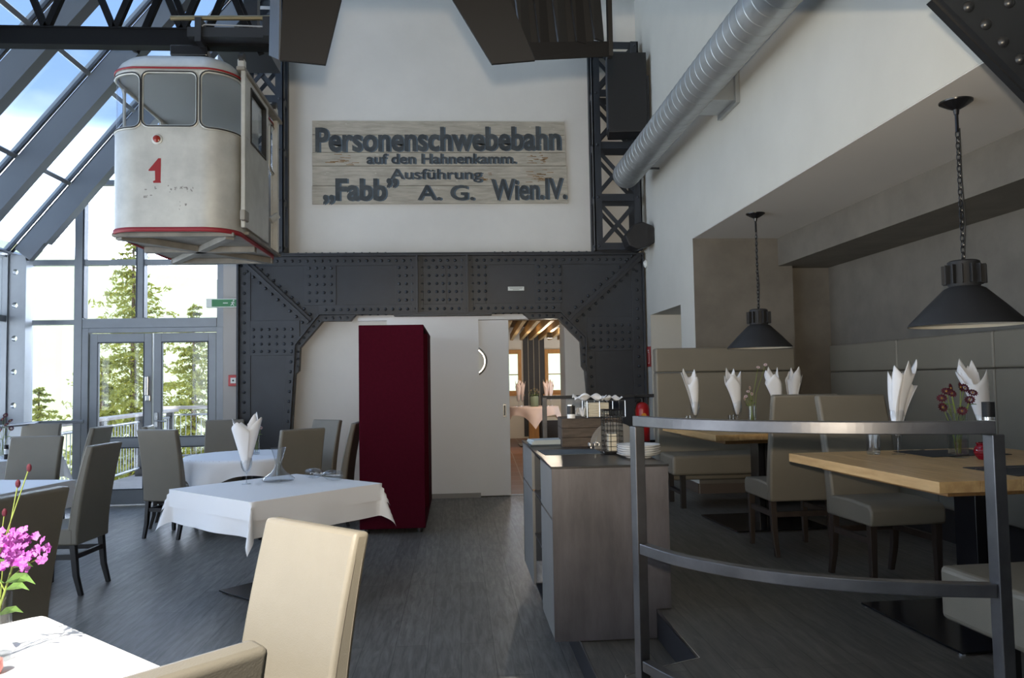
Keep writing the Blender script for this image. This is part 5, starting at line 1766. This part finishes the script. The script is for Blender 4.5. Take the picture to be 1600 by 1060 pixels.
for k in range(120):
    x = rnd.gauss(0.045, 0.045); x = max(-0.05, min(0.135, x))
    y = rnd.gauss(0.0, 0.025)
    z = 0.315 - 0.22 * (x - 0.03) + rnd.gauss(0, 0.026)
    p = Vector((x, y, z))
    ax = Vector((rnd.uniform(-.7, .7), -0.7, rnd.uniform(-0.2, 0.8))).normalized()
    s = ax.cross(Vector((0, 0, 1))).normalized(); u = s.cross(ax)
    for q in range(5):
        a = 2 * PI * q / 5 + rnd.random()
        d = s * math.cos(a) + u * math.sin(a); e = s * -math.sin(a) + u * math.cos(a)
        L = rnd.uniform(0.012, 0.018)
        pt.add([p, p + d * L * 0.6 + e * L * 0.42 + ax * 0.002, p + d * L + ax * 0.001, p + d * L * 0.6 - e * L * 0.42 + ax * 0.002], [(0, 1, 2, 3)])
pt.build('petals', PURP, ph)
lf = MB()
for (x, y, z, a, L) in ((0.03, 0, 0.21, -0.2, 0.11), (0.03, 0, 0.21, 2.9, 0.09), (0.0, 0, 0.14, 3.3, 0.08), (0.01, 0, 0.12, 0.6, 0.08), (-0.01, 0, 0.2, 2.4, 0.07), (0.02, 0, 0.26, 3.4, 0.06), (-0.02, 0, 0.1, 2.0, 0.09), (0.045, 0, 0.25, 0.4, 0.07), (0.05, 0, 0.255, 2.6, 0.07), (0.02, 0, 0.17, 3.6, 0.09), (0.03, 0, 0.19, 0.1, 0.08)):
    d = Vector((math.cos(a), math.sin(a) * 0.4 - 0.2, 0.45)).normalized()
    s = Vector((0.15, -0.3, 0.35)).normalized() * (L * 0.20)
    p = Vector((x, y, z))
    lf.add([p, p + d * L * 0.35 + s, p + d * L * 0.72 + s * 0.7 - Vector((0, 0, L * 0.10)), p + d * L - Vector((0, 0, L * 0.40)), p + d * L * 0.72 - s * 0.7 - Vector((0, 0, L * 0.14)), p + d * L * 0.35 - s, p + d * L * 0.5 - Vector((0, 0, L * 0.05))],
           [(0, 1, 6), (1, 2, 6), (2, 3, 6), (3, 4, 6), (4, 5, 6), (5, 0, 6)])
lf.build('leaf', LEAF, ph, solid=0.0008)
tag(MB().lathe([(0, 0), (0.022, 0), (0.028, 0.015), (0.026, 0.035), (0.02, 0.035), (0, 0.02)], n=20).build('pink_candle_glass', mat('rose_glass', (0.65, 0.22, 0.20), 0.3), None, smooth=True, loc=(-1.235, 2.19, CZ - 0.003)), 'small rose pink candle glass at the lower left corner', 'candle holder')

# ------------------------------------------------------------------ sideboard
sb = empty('sideboard', (0.48, 4.05, 0), 0, 'long steel-clad serving sideboard straddling the platform steps', 'sideboard')
ep = [(0.0, 0.155), (0.533, 0.155), (0.533, 0.303), (0.612, 0.303), (0.612, 1.035), (0.0, 1.035)]
MB().prism(ep, 0.0, 0.02).build('end_panel', SIDEST, sb)
MB().box(-0.004, 0.616, -0.004, 1.84, 1.035, 1.047).build('worktop', TOPST, sb, bevel=0.002)
MB().box(0.592, 0.612, 0.02, 1.82, 0.303, 1.035).build('rear_panel', SIDEST, sb)
MB().prism(ep, 1.80, 1.82).build('end_panel', SIDEST, sb)
for y0, y1 in ((0.02, 0.585), (1.125, 1.80)):
    MB().box(0.002, 0.022, y0 + 0.002, y1 - 0.003, 0.775, 1.03).build('drawer', GREYFR, sb, bevel=0.002)
    MB().box(0.002, 0.022, y0 + 0.002, y1 - 0.003, 0.155, 0.762).build('door', GREYFR, sb, bevel=0.002)
    MB().box(0.012, 0.03, y0, y1, 0.762, 0.775).build('finger_groove', OAKD, sb)
    MB().box(0.022, 0.59, y0, y0 + 0.02, 0.31, 1.03).build('carcass_side', STEELP, sb)
    MB().box(0.022, 0.59, y1 - 0.02, y1, 0.31, 1.03).build('carcass_side', STEELP, sb)
for z in (0.155, 0.48, 0.76):
    MB().box(0.015, 0.59 if z > 0.3 else 0.5, 0.585, 1.125, z, z + 0.012).build('shelf', RAWST, sb)
MB().box(0.30, 0.32, 0.585, 1.125, 0.17, 1.03).build('compartment_back', RAWST, sb)
tag(wine_glass((0.55, 4.80, 0.493), 'glass on the middle shelf inside the open sideboard bay', 'glasses in the sideboard'), None)
wine_glass((0.56, 4.95, 0.493), 'second glass, farther back on the middle shelf of the sideboard bay', 'glasses in the sideboard')
wine_glass((0.55, 4.85, 0.168), 'glass on the lowest shelf inside the open sideboard bay', 'glasses in the sideboard')
KZ = 1.0475
# folded napkins: each one a thing
for k, (m_, dx) in enumerate(((SLATE, 0), (TOWEL, 0.006), (TOWEL, 0.0), (TOWEL, 0.008))):
    b = MB().box(-0.115, 0.115, -0.09, 0.09, 0.0, 0.0045).box(-0.113, 0.113, -0.088, 0.09, 0.005, 0.0095)
    tag(b.build('folded_napkin', m_, None, bevel=0.0018, loc=(0.60 + dx, 5.40, KZ + 0.0100 * k), rz=math.radians(3 * k)),
        ['slate blue folded cloth at the bottom of the napkin pile on the sideboard', 'pale folded napkin second from the bottom of the sideboard pile', 'pale folded napkin third from the bottom of the sideboard pile', 'pale folded napkin on top of the sideboard pile'][k], 'napkin', 'napkin pile on the sideboard')
placemat((0.69, 4.83, KZ), math.radians(2), 0.36, 0.32, 'slate blue placemat on the sideboard worktop', SLATE, None)
c_ = empty('wooden_crate', (0.90, 5.36, KZ), math.radians(-3), 'dark old wooden crate on the sideboard', 'crate')
for y in (-0.17, 0.17):
    b = MB()
    for k in range(3):
        b.box(-0.20, 0.20, y - 0.008, y + 0.008, 0.063 * k, 0.063 * k + 0.061)
    b.build('long_side', CRATE, c_, bevel=0.002)
for x in (-0.195, 0.195):
    b = MB()
    for k in range(3):
        b.box(x - 0.008, x + 0.008, -0.162, 0.162, 0.063 * k, 0.063 * k + 0.061)
    b.build('short_side', CRATE, c_, bevel=0.002)
MB().box(-0.187, 0.187, -0.162, 0.162, 0.0, 0.012).build('bottom_board', CRATE, c_)
MB().box(-0.187, 0.187, -0.162, 0.162, 0.172, 0.184).build('lid_board', CRATE, c_)
CT = KZ + 0.190
bk = empty('wire_basket', (1.00, 5.34, CT - 0.005), 0, 'thin steel wire basket with paper napkins on the crate', 'basket')
wb_ = MB()
for z in (0.004, 0.115):
    wb_.tube([(-0.13, -0.10, z), (0.13, -0.10, z), (0.13, 0.10, z), (-0.13, 0.10, z), (-0.13, -0.10, z)], 0.0025, 6)
for x in (-0.13, -0.045, 0.045, 0.13):
    for y in (-0.10, 0.10):
        wb_.tube([(x, y, 0.004), (x, y, 0.115)], 0.0022, 6)
for x in (-0.045, 0.045):
    wb_.tube([(x, -0.10, 0.004), (x, 0.10, 0.004)], 0.0022, 6)
wb_.build('wires', CHROME, bk, smooth=True)
pn_ = MB()
for k in range(9):
    pn_.box(-0.12 + 0.0015 * (k % 3), 0.02, -0.092, 0.092, 0.008 + 0.0105 * k, 0.017 + 0.0105 * k)
tag(pn_.build('paper_napkin_stack', CREAM, None, bevel=0.002, loc=(1.00, 5.34, CT - 0.003)), 'cream paper napkin stack inside the wire basket', 'napkins')
def crumple(name, loc, sx, sy, h, seed, label):
    rnd = random.Random(seed)
    n = 9
    mb = MB()
    for j in range(n + 1):
        for i in range(n + 1):
            x, y = -sx + 2 * sx * i / n, -sy + 2 * sy * j / n
            z = h * (0.5 + 0.5 * math.sin(i * 0.9 + seed) * math.cos(j * 0.7 + seed)) + rnd.uniform(0, h * 0.25)
            mb.v.append((x + rnd.uniform(-.006, .006), y + rnd.uniform(-.006, .006), max(0, z)))
    mb.f = [(j * (n + 1) + i, j * (n + 1) + i + 1, (j + 1) * (n + 1) + i + 1, (j + 1) * (n + 1) + i) for j in range(n) for i in range(n)]
    return tag(mb.build(name, NAP, None, smooth=True, loc=loc, solid=0.002, subd=1), label, 'napkin', 'loose napkins on the crate')
crumple('crumpled_napkin', (0.90, 5.32, CT + 0.100), 0.11, 0.07, 0.06, 2, 'crumpled white napkin lying on the left of the wire basket')
crumple('crumpled_napkin', (1.05, 5.33, CT + 0.098), 0.07, 0.07, 0.045, 5, 'crumpled white napkin lying on the right half of the wire basket')
crumple('crumpled_napkin', (0.83, 5.33, CT - 0.004), 0.035, 0.07, 0.07, 3, 'white napkin pushed between the black tin and the wire basket')
tn = empty('black_tin', (0.765, 5.27, CT - 0.004), 0, 'small black tin with white lower band on the crate', 'tin')
MB().lathe([(0, 0.028), (0.028, 0.028), (0.028, 0.085), (0, 0.085)], n=20).build('black_body', BLACKP, tn, smooth=True)
MB().lathe([(0, 0), (0.028, 0), (0.028, 0.028), (0, 0.028)], n=20).build('white_band', PORC, tn, smooth=True)
MB().lathe([(0, 0.085), (0.029, 0.085), (0.029, 0.092), (0, 0.092)], n=20).build('lid', CHROME, tn, smooth=True)
BRUSH = mat('brushed_steel', (0.62, 0.61, 0.60), 0.34, 0.9)
ld = empty('steel_cover', (1.02, 5.02, KZ), math.radians(8), 'half-round polished steel stand behind the wire tower', 'steel stand')
arc_ = [(0.155 * math.cos(PI * k / 24), 0.165 * math.sin(PI * k / 24)) for k in range(25)]
MB().prism(arc_, -0.02, -0.012).build('front_disc', BRUSH, ld)
MB().prism(arc_, 0.075, 0.083).build('rear_disc', BRUSH, ld)
MB().box(-0.15, 0.15, -0.012, 0.075, 0, 0.012).build('base', CHROME, ld)
cl_ = MB()
for k in range(3):
    cl_.box(-0.20 + 0.03 * k, -0.178 + 0.03 * k, -0.06, -0.02, 0.022, 0.045)
cl_.build('clips', BRUSH, ld, bevel=0.004)
tw = empty('wire_tower', (0.925, 4.68, KZ), 0, 'black wire tower holding small cream packets on the sideboard', 'dispenser')
MB().box(-0.065, 0.065, -0.065, 0.065, 0, 0.018).build('base', BLACKM, tw, bevel=0.006)
wt = MB()
for x in (-0.054, -0.018, 0.018, 0.054):
    for y in (-0.054, 0.054):
        wt.tube([(x, y, 0.018), (x, y, 0.262)], 0.0022, 5)
for y in (-0.018, 0.018):
    for x in (-0.054, 0.054):
        wt.tube([(x, y, 0.018), (x, y, 0.262)], 0.0022, 5)
for k in range(8):
    z = 0.045 + 0.031 * k
    wt.tube([(-0.054, -0.054, z), (0.054, -0.054, z), (0.054, 0.054, z), (-0.054, 0.054, z), (-0.054, -0.054, z)], 0.0018 if k < 7 else 0.004, 5)
wt.build('wires', BLACKM, tw)
for k, z in enumerate([0.019 + 0.0125 * i for i in range(8)]):
    tag(MB().box(-0.026, 0.026, -0.03, 0.03, 0, 0.0115).build('cream_packet', CREAM, None, bevel=0.002, loc=(0.925, 4.68, KZ + z)), 'small cream packet stacked inside the black wire tower', 'packet', 'cream packets in the wire tower')
pm_ = MB().lathe([(0, 0.004), (0.06, 0.004), (0.065, 0.0), (0.072, 0.0), (0.075, 0.005), (0.10, 0.011), (0.122, 0.021), (0.124, 0.024), (0.120, 0.025), (0.098, 0.017), (0.075, 0.011), (0, 0.010)], n=44)
for k in range(5):
    o = pm_.build('white_plate', PORC, None, smooth=True, loc=(1.025 + (0.002 if k % 2 else 0), 4.43, KZ + 0.0135 * k)) if k == 0 else None
    if k == 0:
        p0 = o
    else:
        o = p0.copy(); COL.objects.link(o); o.location = (1.025 + (0.003 if k % 2 else 0), 4.43, KZ + 0.0125 * k)
    tag(o, ['white porcelain plate at the bottom of the stack on the sideboard corner', 'white porcelain plate second from the bottom of the sideboard stack', 'white porcelain plate in the middle of the sideboard stack', 'white porcelain plate second from the top of the sideboard stack', 'white porcelain plate on top of the sideboard stack'][k], 'plate', 'plate stack on the sideboard')

# ------------------------------------------------------------------ pendant lamps
def pendant():
    t = empty('pendant_lamp', (0, 0, 0), 0, 'x', 'lamp', 'chain pendant lamps in the niche')
    MB().lathe([(0.0, 0.0), (0.085, 0.0), (0.082, -0.012), (0.045, -0.035), (0.016, -0.05), (0.012, -0.075), (0, -0.075)], n=28).build('ceiling_rose', BLACKM, t, smooth=True)
    MB().tube([(0, 0, -0.07), (0, 0, -0.17)], 0.009, 8).build('stem', BLACKM, t, smooth=True)
    chn = MB()
    z = -0.165
    k = 0
    while z > -0.86:
        pts = []
        for i in range(13):
            a = 2 * PI * i / 12
            x, zz = 0.010 * math.cos(a), 0.021 * math.sin(a)
            pts.append((x, 0, z - 0.018 + zz) if k % 2 == 0 else (0, x, z - 0.018 + zz))
        chn.tube(pts, 0.0026, 5, False)
        z -= 0.031
        k += 1
    chn.build('chain', BLACKM, t, smooth=True)
    MB().tube([(0.014, 0, -0.15), (0.020, 0.01, -0.4), (0.016, -0.008, -0.65), (0.006, 0, -0.87)], 0.0035, 6).build('cable', RUB, t, smooth=True)
    MB().lathe([(0, -0.86), (0.064, -0.86), (0.077, -0.868), (0.080, -0.985), (0.074, -1.0), (0, -1.0)], n=32).build('cap', LAMPM, t, smooth=True)
    fi = MB()
    for i in range(14):
        a = 2 * PI * i / 14
        M = Matrix.Rotation(a, 4, 'Z')
        fi.box(0.074, 0.106, -0.004, 0.004, -0.985, -0.885, M)
    fi.build('cooling_fins', LAMPM, t, bevel=0.003)
    prof = [(0.072, -0.998), (0.098, -1.01), (0.187, -1.10), (0.273, -1.192), (0.278, -1.205)]
    S = MB().shell(prof, n=48).build('shade', LAMPM, t, smooth=True, auto=60)
    MB().shell([(0.070, -1.002), (0.095, -1.014), (0.184, -1.104), (0.270, -1.195), (0.2755, -1.2045)], n=48).build('shade_lining', LAMPI, S, smooth=True, auto=60)
    MB().ball((0, 0, -1.07), 0.035, 14, 10).build('bulb', PORT, t, smooth=True)
    return t
pd = pendant()
place(pd, False, (2.672, 3.92, 2.95), 0, 'nearer dark grey cone pendant lamp on a chain over the near oak table')
place(pd, True, (2.665, 6.72, 2.95), math.radians(40), 'farther dark grey cone pendant lamp on a chain over the far oak table')

# ------------------------------------------------------------------ next room through the doorway
struct('floor_next', MB().add([(-0.5, 10.30, 0), (2.6, 10.30, 0), (2.6, 13.2, 0.26), (-0.5, 13.2, 0.26), (2.6, 18, 0.26), (-0.5, 18, 0.26)], [(0, 1, 2, 3), (3, 2, 4, 5)]), TILE)
struct('trim_threshold', MB().box(0.66, 1.42, 10.2, 10.31, -0.05, 0.004), ALU)
nx_ = MB()
WY = 16.6
wins_ = [(0.98, 1.36), (1.86, 2.36)]
xs = [-0.6, 0.98, 1.36, 1.86, 2.36, 2.9]
nx_.box(-0.6, 0.98, WY, WY + 0.2, 0, 3).box(1.36, 1.86, WY, WY + 0.2, 0, 3).box(2.36, 4.2, WY, WY + 0.2, 0, 3)
for a, b in wins_:
    nx_.box(a, b, WY, WY + 0.2, 0, 1.19).box(a, b, WY, WY + 0.2, 2.14, 3)
nx_.box(4.0, 4.2, BW + 0.2, WY, 0, 3).box(-0.8, -0.6, BW + 0.2, WY, 0, 3)
struct('wall_next', nx_, mat('warm_white_wall', (0.62, 0.57, 0.50), 0.85))
struct('ceiling_next', MB().box(-0.8, 4.2, BW + 0.2, WY + 0.2, 2.62, 2.8), mat('brown_ceiling', (0.20, 0.14, 0.09), 0.8))
jb = MB().box(1.64, 1.72, 12.0, 12.4, 0.12, 2.62)
struct('trim_pillar', jb, mat('brown_pillar', (0.07, 0.055, 0.045), 0.7))
struct('wall_jamb', MB().box(1.98, 2.6, 12.4, 12.6, 0.1, 2.7).box(1.44, 1.50, BW + 0.2, 10.9, 0, 2.7), WHITE)
for k, (a, b) in enumerate(wins_):
    t = empty('window_%d' % (4 + k), (0, WY, 0), kind='structure')
    f = MB().box(a, a + 0.075, -0.03, 0.05, 1.19, 2.14).box(b - 0.075, b, -0.03, 0.05, 1.19, 2.14).box(a + 0.075, b - 0.075, -0.03, 0.05, 1.19, 1.27).box(a + 0.075, b - 0.075, -0.03, 0.05, 2.05, 2.14)
    f.build('window_frame', PINE, t, bevel=0.005)
    MB().box(a + 0.075, b - 0.075, 0.0, 0.03, 1.60, 1.62).build('glazing_bar', PINEL, t)
    MB().box(a + 0.075, b - 0.075, 0.01, 0.016, 1.27, 2.05).build('pane', GLASS, t)
    MB().box(a - 0.05, b + 0.05, -0.10, 0.0, 1.16, 1.19).build('window_sill', PINE, t)
for k in range(4):
    x = 1.40 + 0.118 * k
    tag(MB().box(x, x + 0.085, WY - 0.03, WY - 0.001, 0.3, 2.55).box(x + 0.087, x + 0.10, WY - 0.028, WY - 0.001, 0.3, 2.55).build('dark_wall_strip', DKWOOD), ['dark wood wall strip nearest the left window of the far room', 'second dark wood wall strip from the left in the far room', 'third dark wood wall strip from the left in the far room', 'dark wood wall strip nearest the right window of the far room'][k], 'wall panel', 'dark strips between the far windows')
for k in range(11):
    o = MB().box(-0.03, 0.03, -2.7, 2.7, 0, 0.13).build('ceiling_slat', PINEL, None, loc=(0.45 + 0.20 * k, 13.7, 2.33), rz=math.radians(-2))
    tag(o, 'light wooden slat hung under the ceiling of the far room', 'slat', 'wooden slats under the far ceiling')
FZ = 0.26
ft = empty('round_table', (1.42, 14.7, FZ), 0, 'table with pale pink cloth in the room beyond the doorway', 'table')
MB().lathe([(0, 0.70), (0.46, 0.70), (0.46, 0.73), (0, 0.73)], n=32).build('tabletop', OAKD, ft)
MB().box(-0.09, 0.09, -0.09, 0.09, 0.0, 0.70).build('column', PINE, ft)
MB().box(-0.28, 0.20, -0.3, 0.3, 0.0, 0.02).build('base_plate', BLACKM, ft)
c = round_cloth(0.465, 0.62, 2.0).build('tablecloth', PINKC, None, smooth=True, loc=(1.42, 14.7, FZ + 0.735), rz=0.75)
tag(c, 'pale pink tablecloth with pointed hanging corners in the far room', 'tablecloth')
FT = FZ + 0.738
for k, (x, y) in enumerate(((1.13, 14.6), (1.22, 14.8), (1.66, 14.6), (1.76, 14.8))):
    wine_glass((x, y, FT), ['leftmost wine glass with napkin on the far room table', 'second wine glass from the left on the far room table', 'third wine glass from the left on the far room table', 'rightmost wine glass on the far room table'][k], 'wine glasses in the far room')
    napkin((x, y, FT), 0.40, 0.07, 30 + k, ['leftmost pale pink napkin on the far room table', 'second pale pink napkin from the left on the far room table', 'third pale pink napkin from the left on the far room table', 'rightmost pale pink napkin on the far room table'][k], 'pink napkins in the far room', m=PINKC)
tag(MB().lathe([(0, 0), (0.075, 0), (0.08, 0.02), (0.08, 0.17), (0.07, 0.19), (0.06, 0.19), (0.065, 0.15), (0, 0.02)], n=24).build('sage_vase', SAGE, None, smooth=True, loc=(1.43, 14.6, FT)), 'sage green ceramic pot on the far room table', 'vase')
flower((1.43, 14.6, FT), 'dark dried flowers in the sage green pot of the far room', [(-0.06, 0, 0.30), (0.0, 0, 0.33), (0.05, 0, 0.31), (0.08, 0, 0.27), (-0.09, 0, 0.26), (0.02, 0.02, 0.28)], mat('dried_flower', (0.10, 0.09, 0.07), 0.9), leaves=[(0, 0, 0.2, k * 1.05, 0.11) for k in range(6)], size=0.028)
cs = empty('ceiling_spot', (1.62, 13.6, 2.22), 0, 'small black ceiling spotlight between the slats of the far room', 'lamp')
MB().lathe([(0.05, 0.10), (0.06, 0.0), (0.052, 0.0), (0.045, 0.08), (0, 0.08)], n=20).build('housing', BLACKP, cs, smooth=True)
MB().lathe([(0.045, 0.03), (0, 0.025)], n=20).build('lamp_lens', mat('lit_lamp', (1, 0.9, 0.7), 0.4, emis=(1.0, 0.80, 0.52, 12.0)), cs)
sd_l = bpy.data.lights.new('spot_light', 'POINT'); sd_l.energy = 26; sd_l.color = (1.0, 0.86, 0.68); sd_l.shadow_soft_size = 0.06
so = bpy.data.objects.new('spot_light', sd_l); COL.objects.link(so); so.parent = cs; so.location = (0, 0, -0.06)
bb = empty('wall_bench', (2.1, 16.15, FZ), 0, 'dark bench with pale cushion line below the right window of the far room', 'bench')
MB().box(-0.4, 0.8, -0.2, 0.25, 0.0, 0.40).build('base', DKWOOD, bb)
MB().box(-0.4, 0.8, -0.22, 0.25, 0.40, 0.47).build('cushion', CREAM, bb, bevel=0.015)

# ------------------------------------------------------------------ table left out of the photo, only its edge counts
bpy.context.view_layer.update()
